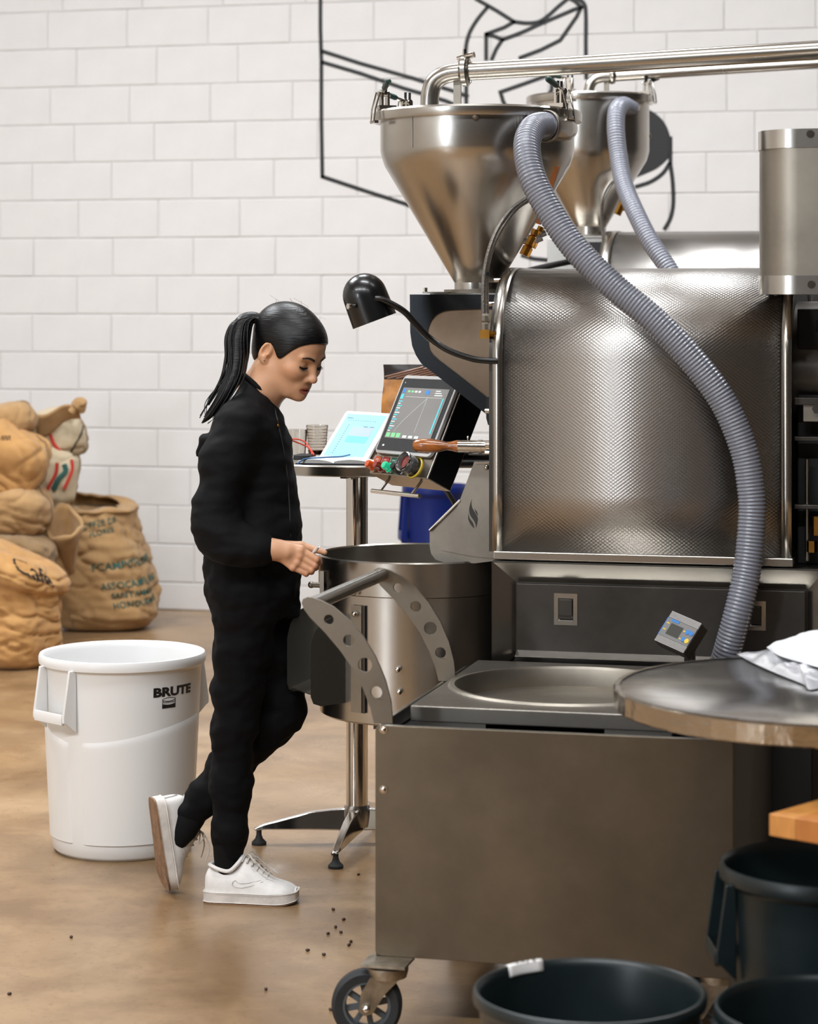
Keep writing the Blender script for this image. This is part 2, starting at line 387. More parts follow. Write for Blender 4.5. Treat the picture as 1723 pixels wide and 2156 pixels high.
def dimple_mat():
    m = D.materials.new('dimpled_steel'); m.use_nodes = True; nt = m.node_tree; b = nt.nodes['Principled BSDF']
    uv = nt.nodes.new('ShaderNodeUVMap'); sp = nt.nodes.new('ShaderNodeSeparateXYZ'); nt.links.new(uv.outputs[0], sp.inputs[0])
    def mth(op, a, c=None, k=None):
        n = nt.nodes.new('ShaderNodeMath'); n.operation = op
        nt.links.new(a, n.inputs[0])
        if c is not None: nt.links.new(c, n.inputs[1])
        elif k is not None: n.inputs[1].default_value = k
        return n.outputs[0]
    sx = mth('SINE', mth('MULTIPLY', sp.outputs[0], k=2 * math.pi / .0125)); sy = mth('SINE', mth('MULTIPLY', sp.outputs[1], k=2 * math.pi / .0095))
    h = mth('MULTIPLY', sx, sy)
    bp = nt.nodes.new('ShaderNodeBump'); bp.inputs['Strength'].default_value = .34; bp.inputs['Distance'].default_value = .0007
    nt.links.new(h, bp.inputs['Height']); nt.links.new(bp.outputs[0], b.inputs['Normal'])
    b.inputs['Base Color'].default_value = lin(168, 164, 160); b.inputs['Metallic'].default_value = 1; b.inputs['Roughness'].default_value = .32
    return m
DIMP = dimple_mat()
def cover(name, x0, x1, sec, mat, parent):
    off = OFF[parent.name]; vs = []; fs = []; uv = []; L = [0]
    for a, c in zip(sec, sec[1:]): L.append(L[-1] + math.hypot(a[0] - c[0], a[1] - c[1]))
    n = len(sec)
    for x in (x0, x1): vs += [tuple(scl((x, y, z)) - off) for y, z in sec]
    for i in range(n - 1): fs.append((i, n + i, n + i + 1, i + 1))
    me = D.meshes.new(name); me.from_pydata(vs, [], fs); ul = me.uv_layers.new(name='UVMap')
    for l in me.loops: k = l.vertex_index; ul.data[l.index].uv = (x0 if k < n else x1, L[k % n])
    me.shade_smooth(); me.materials.append(mat); o = D.objects.new(name, me); COL.objects.link(o); o.parent = parent; OFF[o.name] = off
    md = o.modifiers.new('thickness', 'SOLIDIFY'); md.thickness = .004; md.offset = -1
    return o
cover('drum_cover', RX0 + .004, RX1, section(), DIMP, ro)
cover('cover_band', RX0 - .003, RX0 + .024, section(.004), STEEL, ro)
cover('cover_band', RX1 - .002, RX1 + .024, section(.005), STEEL, ro)
def endplate(name, x, t, mat, inset=.0):
    MB().prism([(x, y, z) for y, z in section(-inset)], (t, 0, 0)).build(name, mat, ro, smooth=20)
endplate('front_plate', RX0 - .014, .014, STEELX, .004)
endplate('rear_plate', RX1 + .004, .012, DULLBLK, .006)
for v in (590, 640, 862, 932): p = PX(1049, v, RX0 - .016); MB().cyl((RX0 - .03, RY0 + .03 + (.12 if v < 600 else .035 if v < 650 else 0), p.z), (RX0 - .012, RY0 + .03 + (.12 if v < 600 else .035 if v < 650 else 0), p.z), .007, 12).build('bolt', CHROME, ro)
MB().box((RX0 + .003, RY0 - .022, .938 - .016), (RX1 + .03, RY0 + .02, .938 + .006)).build('cover_rail', STEEL, ro, bevel=.003)
# base with bevelled surround
BX0, BX1, BZ0, BZ1 = RX0 - .002, -.445, .12, .917
BFY = 6.296
ix0, ix1, iz0, iz1 = BX0 + .056, BX1 - .05, .655, .858
fr = MB(); o4 = [(BX0, BFY, .60), (BX1, BFY, .60), (BX1, BFY, BZ1), (BX0, BFY, BZ1)]; i4 = [(ix0, BFY + .05, iz0), (ix1, BFY + .05, iz0), (ix1, BFY + .05, iz1), (ix0, BFY + .05, iz1)]
fr.add(o4 + i4, [(k, (k + 1) % 4, 4 + (k + 1) % 4, 4 + k) for k in range(1, 4)]).build('base_surround', STEEL, ro, smooth=0)
MB().box((BX0, BFY + .052, BZ0), (BX1, 7.06, BZ1)).box((BX0, BFY, BZ1 - .004), (BX1, BFY + .06, BZ1)).box((BX0, BFY, .596), (BX1, BFY + .06, .6)).box((BX0, BFY + .001, .6), (BX0 + .002, BFY + .06, BZ1)).build('base_cabinet', STEELX, ro, bevel=.003)
MB().box((BX0 + .04, BFY + .02, .07), (BX1 - .04, BFY + .06, .595)).build('lower_panel', DULLBLK, ro)
dr = MB().box((ix0 + .006, BFY + .036, iz0 + .01), (ix1 - .006, BFY + .052, iz1 - .004)).build('drawer_front', STEELX, ro, bevel=.002)
MB().prism([(ix0 + .006, BFY + .036, iz0 + .018), (ix0 + .006, BFY + .012, iz0 + .006), (ix0 + .006, BFY + .012, iz0 + .003), (ix0 + .006, BFY + .036, iz0 + .006)], (ix1 - ix0 - .012, 0, 0)).build('drip_lip', STEEL, dr, smooth=0)
for ua, ub, va, vb in ((1167, 1216, 1249, 1317), (1570, 1613, 1265, 1328)):
    a, b = PY(ua, va, BFY + .034), PY(ub, vb, BFY + .034); w, h = b.x - a.x, a.z - b.z
    hol = [(a.x + .011, a.y, a.z - .013), (b.x - .011, a.y, a.z - .013), (b.x - .011, a.y, b.z + .01), (a.x + .011, a.y, b.z + .01)]
    la = MB().prism([(a.x, a.y, a.z), (b.x, a.y, a.z), (b.x, a.y, b.z), (a.x, a.y, b.z)], (0, .004, 0), [hol]).build('latch', STEEL, ro, smooth=0)
    MB().box((a.x + .013, a.y - .004, b.z + .025), (b.x - .013, a.y + .012, a.z - .015)).build('latch_lever', STEELX, la, bevel=.002)
    MB().prism([(a.x + .012, a.y + .012, b.z + .026), (a.x + .012, a.y - .004, b.z + .011), (a.x + .012, a.y + .014, b.z + .011)], (w - .024, 0, 0)).build('latch_cup', CHROME, la, smooth=0)
for x in (BX0 + .06, BX1 - .06):
    for y in (BFY + .12, 6.98): MB().cyl((x, y, FL), (x, y, BZ0 + .01), .03, 20).build('foot', BLACKM, ro)
# machinery bay on the right end
MB().box((RX1 + .03, 6.42, .917), (-.02, 7.05, 1.60)).build('gear_housing', DULLBLK, ro, bevel=.004)
MB().cyl((RX1 + .016, 6.60, 1.43), (-.10, 6.60, 1.43), .19, 40).build('drum_end', STEELX, ro)
MB().box((-.44, RY0 + .02, .93), (-.41, RY0 + .09, 1.60)).build('frame_post', STEELX, ro, bevel=.003)
for z, h in ((1.345, .02), (1.25, .012), (1.07, .012)): MB().box((RX1 + .028, RY0 + .03, z), (-.1, RY0 + .075, z + h)).build('frame_rail', STEELX, ro, bevel=.002)
MB().box((RX1 + .05, RY0 + .04, 1.30), (-.42, RY0 + .06, 1.36)).build('bracket', STEELD, ro, bevel=.003)
MB().cyl((-.47, RY0 + .02, 1.336), (-.47, RY0 + .06, 1.336), .014, 6).build('bolt', STEELX, ro)
MB().cyl((-.5, RY0 + .07, .93), (-.5, RY0 + .07, 1.20), .006, 10).build('fuel_pipe', STEEL, ro)
MB().cyl((-.474, RY0 + .05, 1.0), (-.474, RY0 + .05, 1.05), .012, 6).build('brass_fitting', BRASS, ro)
MB().cyl((-.486, RY0 + .05, .955), (-.486, RY0 + .05, .985), .014, 6).build('brass_fitting', BRASS, ro)
MB().tube(cr([(-.46, RY0 + .04, 1.05), (-.43, RY0 + .03, 1.16), (-.38, RY0 + .03, 1.06), (-.36, RY0 + .03, .94)], 8), .006, 8).build('gas_hose', BLACKM, ro)
MB().cyl((-.46, RY0 + .03, 1.53), (-.46, RY0 + .03, 1.63), .008, 12).cyl((-.46, RY0 + .03, 1.54), (-.46, RY0 + .03, 1.57), .014, 6).build('pipe_fitting', CHROME, ro)
MB().cyl((-.40, RY0 + .0, 1.20), (-.40, RY0 + .0, 1.64), .018, 16).build('stand_pipe', STEEL, ro)
# exhaust box above the right end
ebx = [(-.25, 6.13, 0)] + [(-.612 + .11 - .11 * math.sin(R_(a)), 6.13 + .11 - .11 * math.cos(R_(a)), 0) for a in range(0, 91, 10)] + [(-.612, 6.36, 0), (-.58, 6.40, 0), (-.25, 6.40, 0)]
eb = MB().prism([(x, y, 1.665) for x, y, z in ebx], (0, 0, .36)).build('exhaust_box', STEELD, ro, smooth=30)
for z0, z1 in ((2.012, 2.06), (1.637, 1.685)): MB().prism([(-.25 if x > -.26 else x - .003, y + (.003 if y > 6.2 else -.003), z0) for x, y, z in ebx], (0, 0, z1 - z0)).build('edge_strip', STEEL, eb, smooth=30)
for u, v in ((1707, 282), (1709, 599)): p = PY(u, v, 6.127); MB().cyl(p, p + Vector((0, -.008, 0)), .006, 6).lathe([(.010, 0), (.010, -.003), (0, -.003)], p, 16, (0, 1, 0)).build('bolt', CHROME, eb)
for u in (1620, 1637): p = PY(u, 623, 6.17); MB().cyl(p, p + Vector((0, 0, .012)), .007, 8).build('rubber_stud', BLACKP, eb)
MB().box((-.44, 6.30, 1.55), (-.30, 6.5, 1.64)).build('support_bracket', STEELX, eb)
# ---------------------------------------------------------------- hoppers
GRIP = pmat('green_grip', (16, 52, 46), .45)
def clamp(c, out, par, flip=1, s=1.0):
    """toggle clamp at the lid edge; out = outward unit vector"""
    out = Vector(out).normalized(); t = Vector((-out.y, out.x, 0)) * flip; up = EZ; c = Vector(c)
    q = lambda a, b, h: c + out * a * s + t * b * s + up * h * s
    k = MB().obox(q(-.05, -.014, .0), out * .05 * s, t * .028 * s, up * .012 * s).obox(q(-.03, -.013, .01), out * .006 * s, t * .026 * s, up * .04 * s).obox(q(-.012, -.013, .01), out * .006 * s, t * .026 * s, up * .04 * s).cyl(q(-.034, 0, .045), q(.0, 0, .045), .009 * s, 12).build('toggle_clamp', CHROME, par)
    MB().tube([q(.0, -.016, .05), q(.014, -.016, .0), q(.018, -.016, -.034), q(.018, .016, -.034), q(.014, .016, .0), q(.0, .016, .05)], .0028 * s, 8).obox(q(.006, -.02, -.04), out * .012 * s, t * .04 * s, up * .008 * s).build('wire_bail', CHROME, k)
    MB().tube([q(-.01, .0, .048), q(-.008, .035, .058)], [.006 * s, .005 * s], 8).build('lever', CHROME, k)
    MB().tube([q(-.008, .03, .057), q(-.006, .038, .059), q(.0, .092, .072), q(.0, .098, .073)], [.005 * s, .0085 * s, .0085 * s, .004 * s], 10).build('grip', GRIP, k)
    for b in (-.01, .008): MB().cyl(q(-.02, b, .045), q(-.02, b, .075), .004 * s, 8).build('pin', BLACKM, k)
def hopper(par, cx, cy, zl, rl, rb, zs, zn, rn, zb, inlet, hr, clamps, name='hopper'):
    body = [(rn, zb), (rn, zn)]
    k = (rb - rn) / (zs - zn)
    body += [(rn + (rb - rn) * t, zn + (zs - zn) * t) for t in (.02, .5, .94)]
    body += [(rb - .004, zs + .004), (rb, zs + .022), (rb, zl - .03)]
    h = MB().lathe(body, (cx, cy, 0), 72).build(name, STEEL, par, smooth=24)
    MB().lathe([(rb, zl - .03), (rl, zl - .03), (rl + .001, zl - .028), (rl + .001, zl - .006), (rl - .004, zl), (.10, zl + .004), (0, zl + .004)], (cx, cy, 0), 72).build('lid', STEEL, h, smooth=30)
    MB().lathe([(rn + .001, zb - .002), (rn + .03, zb - .002), (rn + .03, zb + .01), (rn, zb + .01)], (cx, cy, 0), 40).build('neck_flange', STEELD, h)
    for a in clamps:
        o = Vector((math.cos(R_(a[0])), math.sin(R_(a[0])), 0)); clamp(Vector((cx, cy, zl)) + o * rl, o, h, a[1], a[2])
    return h
HX, HYc = -1.463, 6.68
h1 = hopper(ro, HX, HYc, 2.165, .30, .279, 2.03, 1.675, .066, 1.645, None, .03, [(-147, 1, 1.0), (-22, -1, 1.0), (150, 1, 1.0)])
p = PY(1002, 244, HYc - .279); MB().ball(p, .010, 12, 8).build('rivet', STEELD, h1)
seam = [Vector((HX + .2795 * math.cos(R_(-118)), HYc + .2795 * math.sin(R_(-118)), z)) for z in (2.05, 2.135)]
MB().tube(seam, .001, 6).build('weld_seam', STEELD, h1)
# hose inlet stub (tangential)
hs = P(1152, 266, 6.60); stub = [hs, P(1180, 270, 6.66), P(1190, 271, 6.76)]
MB().tube([stub[0], stub[1], stub[2]], [.036, .037, .037], 28).build('inlet_stub', STEEL, h1)
MB().lathe([(.044, -.008), (.044, .008)], hs + (stub[0] - stub[1]).normalized() * .004, 32, stub[1] - stub[0]).build('hose_clip', STEELD, h1, solid=.003)
# conveying pipe with elbow
pipe = thing('conveying_pipe', 'thick stainless steel conveying pipe rising from the near hopper lid', 'pipe', PY(905, 215, 6.62))
pa = [PY(905, 222, 6.62), PY(906, 200, 6.62), PY(912, 178, 6.62), PY(925, 164, 6.62), PY(945, 155, 6.62), PY(975, 151, 6.62)]
MB().tube(cr(pa, 6), .0265, 28).build('elbow', STEEL, pipe)
MB().tube([PY(972, 151, 6.62), PY(1200, 138, 6.62), PY(1500, 119, 6.62), PY(1760, 103, 6.62)], .0265, 28).build('straight_run', STEEL, pipe)
ax = (PY(1200, 138, 6.62) - PY(972, 151, 6.62)).normalized(); pc = PY(979, 150, 6.62)
cl = MB().lathe([(.034, -.010), (.041, -.004), (.041, .006), (.034, .012)], pc, 32, ax).build('pipe_clamp', STEEL, pipe, solid=.006)
MB().cyl(pc + Vector((-.02, 0, .036)), pc + Vector((.03, -.012, .046)), .009, 12).cyl(pc + Vector((.0, -.006, .036)), pc + Vector((.0, -.006, .062)), .006, 8).build('wing_nut', CHROME, cl)
MB().box(PY(955, 220, 6.63), PY(972, 172, 6.64)).build('pipe_support', STEELD, pipe)
# ---------------------------------------------------------------- bean chute box under the hopper
CY0, CY1 = 6.55, 6.81
GLOSSB = pmat('glossy_dark_steel', (92, 96, 100), .16, 1)
poly = [(863, 620), (1050, 620), (1050, 872), (1024, 872), (887, 765), (876, 748), (868, 728), (864, 700)]
out = [PY(u, v, CY0) for u, v in poly]
inn = [PY(q.x, q.y, CY0) for q in cr([(1045, 651, 0), (1000, 651, 0), (950, 653, 0), (928, 658, 0), (912, 670, 0), (901, 694, 0), (902, 722, 0), (912, 747, 0), (965, 789, 0), (1045, 852, 0)], 3)]
ch = MB().prism(out, (0, .004, 0), [inn]).build('bean_chute', GLOSSB, ro, smooth=20)
MB().prism([p + Vector((0, .008, 0)) for p in out], (0, CY1 - CY0 - .01, 0)).build('chute_body', STEELX, ch, smooth=25)
MB().prism([p + Vector((0, .0045, 0)) for p in inn], (0, .004, 0)).build('side_panel', pmat('bronze_steel', (128, 112, 96), .5, 1, var=(5, .3)), ch, smooth=0)
a, b = PY(866, 622, CY0), PY(1050, 612, CY0)
MB().box((a.x + .05, CY0 + .02, 1.636), (RX0 - .014, CY1 - .02, 1.644)).box((a.x + .03, CY0 + .01, 1.6435), (a.x + .10, CY0 + .06, 1.648)).build('slide_gate', STEEL, ch)
MB().cyl((a.x + .035, CY0 + .03, 1.648), (a.x + .035, CY0 + .03, 1.66), .006, 8).build('gate_knob', CHROME, ch)
bk = [PY(u, v, CY0 - .004) for u, v in ((1024, 836), (1037, 836), (1050, 836), (1050, 893), (1028, 895), (1024, 880))]
MB().prism(bk, (0, .01, 0)).build('bracket', BLACKM, ch)
# braided hoses on the hopper and their fittings
BRAID = pmat('braided_steel', (150, 145, 138), .35, 1, var=(260, .45), bump=(300, .6, .002))
for du, dz in ((0, 0), (12, .012)):
    MB().tube(cr([P(1112 + du, 416, 6.53 + dz), P(1078 + du * .8, 440, 6.50 + dz), P(1050 + du * .7, 478, 6.47 + dz), P(1032 + du * .5, 520, 6.46 + dz), P(1021 + du * .4, 570, 6.46 + dz), P(1018 + du * .6, 620, 6.46 + dz), P(1018 + du * .6, 662, 6.46 + dz)], 8), .0058, 10).build('braided_hose', BRAID, ro)
fx = P(1023, 660, 6.46)
MB().lathe([(.0, 0), (.010, 0), (.013, -.006), (.013, -.020), (.010, -.024), (.012, -.028), (.012, -.044), (0, -.044)], fx, 8).build('hose_coupling', STEELD, ro, smooth=20)
MB().cbox(fx + Vector((0, 0, -.056)), (.026, .026, .024)).cyl(fx + Vector((.01, 0, -.056)), fx + Vector((.05, .02, -.056)), .009, 8).build('brass_elbow', BRASS, ro)
MB().lathe([(.010, -.005), (.010, .005)], P(1024, 577, 6.465), 12).build('cable_tie', BLACKP, ro)
def valve(u, v, Z, s=1.0, name='brass_valve'):
    a, b = P(u + 12 * s, v - 28 * s, Z), P(u - 14 * s, v + 26 * s, Z); d = b - a
    vb = MB().lathe([(0, 0), (.012 * s, 0), (.012 * s, .2 * d.length), (.008 * s, .22 * d.length), (.014 * s, .28 * d.length), (.014 * s, .6 * d.length), (.010 * s, .64 * d.length), (.015 * s, .68 * d.length), (.015 * s, d.length), (0, d.length)], a, 8, d).build(name, BRASS, ro, smooth=20)
    m = a + d * .45; MB().cyl(m, m + RV * .03 * s + EZ * .012 * s, .011 * s, 8).cyl(m - RV * .02 * s, m, .008 * s, 8).build('valve_stem', CHROME, vb)
valve(1118, 512, 6.52, 1.0); valve(1131, 500, 6.56, .8)
MB().obox(P(1128, 470, 6.56), (.05, .02, .16), (.012, 0, -.004), (0, .02, 0)).build('reflection_strip', pmat('reflection_orange', (120, 70, 38), .45, 1), ro)  # added strip, coloured as the orange reflection along the cone edge
# ---------------------------------------------------------------- sampling trowel
WOODZ = pmat('striped_wood', (168, 96, 34), .28, 0, var=(9, .95, (52, 22, 8)), stretch=(2, 9, 9), coat=.5)
TY = 6.365
def tx(u): return PY(u, 940, TY).x
tz = PY(1000, 940, TY).z
tr = MB().lathe([(0, tx(870)), (.012, tx(871.5)), (.018, tx(878)), (.0205, tx(893)), (.0195, tx(910)), (.0155, tx(928)), (.0118, tx(940)), (.0125, tx(950)), (.0165, tx(962)), (.017, tx(967)), (0, tx(967))], (0, TY, tz), 32, (1, 0, 0)).build('sampling_trowel', WOODZ, ro)
MB().lathe([(0, tx(966)), (.0172, tx(966)), (.0172, RX0), (0, RX0)], (0, TY, tz), 32, (1, 0, 0)).lathe([(.0185, tx(1008)), (.0185, tx(1016))], (0, TY, tz), 32, (1, 0, 0)).build('trowel_tube', CHROME, tr)
MB().cyl((tx(986), TY, tz + .015), (tx(986), TY, tz + .024), .0025, 8).ball((tx(986), TY, tz + .025), .004, 8, 6).build('stud', CHROME, tr)
MB().box((tx(988), TY - .006, tz - .0235), (RX0, TY + .006, tz - .0185)).build('guide_bar', CHROME, tr)
MB().cyl((RX0 - .03, TY - .02, tz - .015), (RX0 - .012, TY - .02, tz - .015), .007, 10).build('bolt', CHROME, tr)
# ---------------------------------------------------------------- discharge spout with flame mark
SY = 6.47
sp1 = [PY(u, v, SY) for u, v in ((999, 972), (1050, 971), (1050, 1176), (1036, 1175), (990, 1170), (930, 1158), (950, 1102))]
spt = MB().prism(sp1, (0, .003, 0)).build('discharge_spout', STEELD, ro, smooth=20)
s2 = [PY(q.x, q.y, SY + .006) for q in [Vector(x) for x in ((969, 1053, 0), (905, 1117, 0), (905, 1150, 0), (908, 1166, 0), (917, 1178, 0), (937, 1185, 0), (1000, 1186, 0), (1050, 1180, 0), (1050, 1053, 0))]]
MB().prism(s2, (0, .003, 0)).build('spout_side', STEELD, spt, smooth=0)
MB().prism([p + Vector((0, .40, 0)) for p in s2], (0, .003, 0)).build('spout_side', STEELD, spt, smooth=0)
e0, e1 = PY(969, 1053, SY), PY(905, 1117, SY)
MB().obox(e0, e1 - e0, (0, .40, 0), Vector((.004, 0, .004))).build('spout_front', STEEL, spt, smooth=0)
MB().tube([e0 + Vector((0, -.001, 0)), e1 + Vector((0, -.001, 0))], .004, 8).build('rolled_edge', CHROME, spt)
MB().tube([PY(1003, 975, SY - .002), PY(1036, 974, SY - .002)], .004, 8).build('rolled_edge', STEEL, spt)
for (u, v) in ((1025, 984),): p = PY(u, v, SY); MB().ball(p, .008, 12, 8).build('bolt', CHROME, spt)
FLM = pmat('etched_mark', (62, 60, 58), .6, .6)
for pts in ([(994, 1050), (990, 1062), (988, 1074), (991, 1086), (998, 1096), (1002, 1105), (1003, 1111), (1006, 1098), (1006, 1090), (1001, 1080), (995, 1070), (993, 1060)],
            [(999, 1071), (1005, 1078), (1006, 1086), (1002, 1079)], [(987, 1080), (986, 1092), (990, 1102), (996, 1110), (999, 1112), (996, 1101), (989, 1091)]):
    MB().prism([PY(q.x, q.y, SY - .0006) for q in cr([(a, b, 0) for a, b in pts + [pts[0]]], 4)[:-1]], (0, .0005, 0)).build('flame_mark', FLM, spt, smooth=0)
# ---------------------------------------------------------------- cooling tray
TC = Vector((RX0 - .302, 6.68, 0)); TR = .288; TZ1, TZ0 = .894, .436
ct = MB().lathe([(0, TZ0), (TR - .012, TZ0), (TR - .004, TZ0 + .006), (TR - .004, TZ1 - .10), (TR - .002, TZ1 - .099), (TR, TZ1 - .097), (TR, TZ1 - .004), (TR - .004, TZ1), (TR - .008, TZ1 - .004), (TR - .008, TZ1 - .13), (.03, TZ1 - .13), (.03, TZ1 - .05), (0, TZ1 - .05)], TC, 96).build('cooling_tray', STEEL, ro, smooth=28)
MB().box((TC.x - .02, TC.y - .25, TZ1 - .128), (TC.x + .02, TC.y + .25, TZ1 - .11)).build('stirring_arm', STEELD, ct)
def onTray(u, v):
    """point of the tray's outer wall seen at a pixel"""
    d = (P(u, v, 1) - Vector((0, 0, CH))); o2 = Vector((0, 0)) - TC.xy; a = d.xy.dot(d.xy); b = 2 * o2.dot(d.xy); c = o2.dot(o2) - TR * TR
    t = (-b - math.sqrt(max(0, b * b - 4 * a * c))) / (2 * a); return P(u, v, t)
for u, v in ((839, 1409), (842, 1456), (752, 1247), (752, 1292)):
    p = onTray(u, v); n = Vector(((p - TC).x, (p - TC).y, 0)).normalized()
    MB().cyl(p - n * .01, p + n * .012, .005, 10).ball(p + n * .012, .008, 12, 8).build('bolt', CHROME, ct)
p = onTray(684, 1232); MB().obox(p + Vector((-.012, -.01, -.03)), (.012, 0, 0), (0, .02, 0), (0, 0, .07)).cyl(p + Vector((-.04, 0, 0)), p, .008, 10).ball(p + Vector((-.04, 0, 0)), .010, 10, 8).build('latch_pin', STEELD, ct)
# door frame strip on the tray wall
for u0, u1, m in ((741, 763, STEELD), (765, 770, STEELX)):
    a, b = onTray(u0, 1225), onTray(u1, 1225)
    n = Vector(((a - TC).x, (a - TC).y, 0)).normalized() * .004
    MB().obox((a.x, a.y, .47), Vector((b.x - a.x, b.y - a.y, 0)), n, (0, 0, .30)).build('door_strip', m, ct)
# outlet spout with two rounded side plates
A = R_(40); dch = Vector((-math.cos(A), -math.sin(A), 0)); pch = Vector((math.sin(A), -math.cos(A), 0))
base = TC + dch * (TR - .03)
for side, du in ((-1, 0), (1, 0)):
    o = base + pch * (.085 * side); L = .118
    pts = [(-.02, .505), (L - .02, .505), (L - .006, .512), (L, .53), (L, .66), (L - .01, .70), (L - .035, .735), (L - .075, .752), (-.02, .775)] if side < 0 else [(-.01, .492), (L - .03, .487), (L - .008, .495), (L, .515), (L, .66), (L - .012, .695), (L - .035, .722), (L - .07, .737), (-.01, .745)]
    MB().prism([o + dch * a + EZ * z for a, z in pts], pch * .0025).build('outlet_plate', pmat('outlet_steel', (98, 98, 94), .45, 1), ct, smooth=20)
MB().obox(base + pch * -.083 + EZ * .56 - dch * .03, pch * .166, dch * .135 + EZ * -.045, EZ * .003).build('outlet_floor', STEELD, ct, smooth=0)
# tray supports
MB().box((TC.x - .12, TC.y - .05, TZ0 - .05), (BX0, TC.y + .09, TZ0 + .002)).build('tray_bracket', STEELX, ct)
# ---------------------------------------------------------------- control panel on an arm
cw = (RV * .58 - FV * .8146).normalized(); cb = (RV * .8146 + FV * .58).normalized(); tl = R_(26)
chh = (EZ * math.cos(tl) + cb * math.sin(tl)).normalized(); cn = cw.cross(chh).normalized()
if cn.dot(FV) > 0: cn = -cn                                           # cn looks at the operator
co = P(777, 996, 7.13); CWD, CHT, CDP = .297, .325, .095
q = lambda a, b, d=0: co + cw * a + chh * b - cn * d
cp = MB().obox(q(0, 0, 0), cw * CWD, chh * CHT, -cn * CDP).build('control_panel', pmat('panel_steel', (168, 160, 150), .3, 1, var=(8, .2)), ro, bevel=.003)
MB().obox(q(CWD, .004, .004), cw * .0015, chh * (CHT - .008), -cn * (CDP - .008)).build('side_cover', BLACKM, cp, smooth=0)
MB().prism(rrect(q(.004, .062, -.001), cw, chh, CWD - .012, CHT - .068, .018), cn * .012).build('screen_housing', pmat('screen_grey', (196, 194, 192), .4), cp, bevel=.002)
MB().prism(rrect(q(.013, .073, -.0135), cw, chh, CWD - .03, CHT - .09, .004), cn * .001).build('screen_bezel', pmat('bezel_glass', (22, 30, 38), .12), cp, smooth=0)
def quad(name, a, b, w, h, mat, par, d=-.0152): return MB().obox(q(a, b, d), cw * w, chh * h, cn * .0004).build(name, mat, par, smooth=0)
SCR = pmat('lit_grey_screen', (120, 118, 116), .25, emit=((150, 147, 145), .33))
sa, sb, sw, sh = .030, .112, CWD - .064, .165
scr = quad('screen', sa, sb, sw, sh, SCR, cp)
WL = pmat('screen_white', (200, 205, 205), .4, emit=((215, 220, 220), .5)); CYN = pmat('screen_cyan', (70, 190, 205), .4, emit=((90, 200, 215), .5)); GRN = pmat('screen_green', (120, 200, 140), .4, emit=((150, 210, 160), .45)); BLU = pmat('screen_blue', (60, 120, 190), .4, emit=((60, 130, 200), .45))
quad('screen_line', sa + .03, sb + .135, sw - .05, .0009, WL, scr, -.0157)
MB().tube([q(sa + .035, sb + .022, -.0157), q(sa + .06, sb + .055, -.0157), q(sa + .10, sb + .095, -.0157), q(sa + .14, sb + .133, -.0157)], .0006, 4).build('screen_curve', WL, scr)
quad('screen_line', sa + .14, sb + .022, .0008, .113, WL, scr, -.0157)
quad('screen_bar', sa + sw - .016, sb + .02, .006, .115, CYN, scr, -.0157)
for i in range(3): quad('screen_button', sa + .004 + i * .026, sb + .003, .02, .014, GRN, scr, -.0157)
for i in range(3): quad('screen_button', sa + .09 + i * .03, sb + .003, .02, .008, WL, scr, -.0157)
quad('screen_icon', sa + .003, sb + .148, .014, .014, BLU, scr, -.0157); quad('screen_icon', sa + .003, sb + .128, .014, .016, CYN, scr, -.0157)
for i in range(14): quad('screen_readout', sa + .004, sb + .022 + i * .0074, .012 + .006 * (i % 3), .0034, CYN if i % 2 else WL, scr, -.0157)
for i in range(4): quad('screen_readout', sa + .03 + i * .018, sb + .15, .012, .006, GRN if i < 2 else WL, scr, -.0157)
for i in range(3): quad('screen_readout', sa + .17, sb + .142 + i * .007, .04 - .008 * i, .003, WL, scr, -.0157)
quad('screen_icon', sa + .122, sb + .145, .02, .014, BLU, scr, -.0157)
for a in (.035, CWD - .065): quad('bezel_mark', a, .085, .009, .006, WL, cp, -.0147)
quad('bezel_light', .026, .292, .003, .003, WL, cp, -.0147)
def glow(nm, c, e=0): return pmat(nm, c, .2, coat=.6, emit=(c, e) if e else None)
BT = [(.016, 'orange_button', glow('orange_lens', (222, 84, 16), .15), (206, 92, 52)), (.058, 'red_button', glow('red_lens', (150, 26, 14)), (182, 52, 38)), (.102, 'green_button', glow('green_lens', (22, 178, 130), .5), (24, 96, 78)), (.148, 'black_knob', BLACKP, (206, 206, 206))]
for a, nm, m, pl in BT:
    pt = MB().prism(rrect(q(a - .014, .006, 0), cw, chh, .034, .050, .004), cn * .0015).build('button_plate', pmat('plate_' + nm, pl, .5), cp, smooth=0)
    c = q(a + .003, .02, -.0015)
    b = MB().lathe([(.0155, 0), (.0155, .008), (.0125, .010), (.0125, .026), (.010, .031), (0, .032)], c, 24, cn).build(nm, m, cp)
    MB().lathe([(.0162, 0), (.0162, .007), (.013, .009)], c, 24, cn).build('button_ring', CHROME if 'knob' not in nm else BLACKP, b)
for a, m in ((.018, 0), (.06, 0), (.104, 0)): MB().text('STOP' if a > .05 and a < .07 else 'START' if a > .1 else 'RESET', lambda x, y, a=a: q(a - .008 + x, .044 + y, -.0019), .006, 0).build('button_lettering', WL, cp, smooth=0)
c = q(.222, .03, 0)
es = MB().lathe([(.0, 0), (.034, 0), (.034, .004), (.030, .006)], c, 40, cn).build('emergency_stop', pmat('safety_yellow', (214, 184, 60), .4), cp)
MB().lathe([(.016, .005), (.016, .022), (.022, .026), (.023, .036), (.018, .042), (0, .044)], c, 32, cn).build('stop_button', pmat('stop_red', (112, 16, 18), .2, coat=.5), es)
MB().lathe([(.0275, .004), (.028, .05)], c, 40, cn).build('guard_shroud', pmat('guard_clear', (190, 188, 188), .06, trans=.85, ior=1.3), es, solid=.002)
MB().lathe([(.0285, .045), (.0305, .047), (.0305, .051), (.0275, .052)], c, 40, cn).build('guard_rim', CHROME, es)
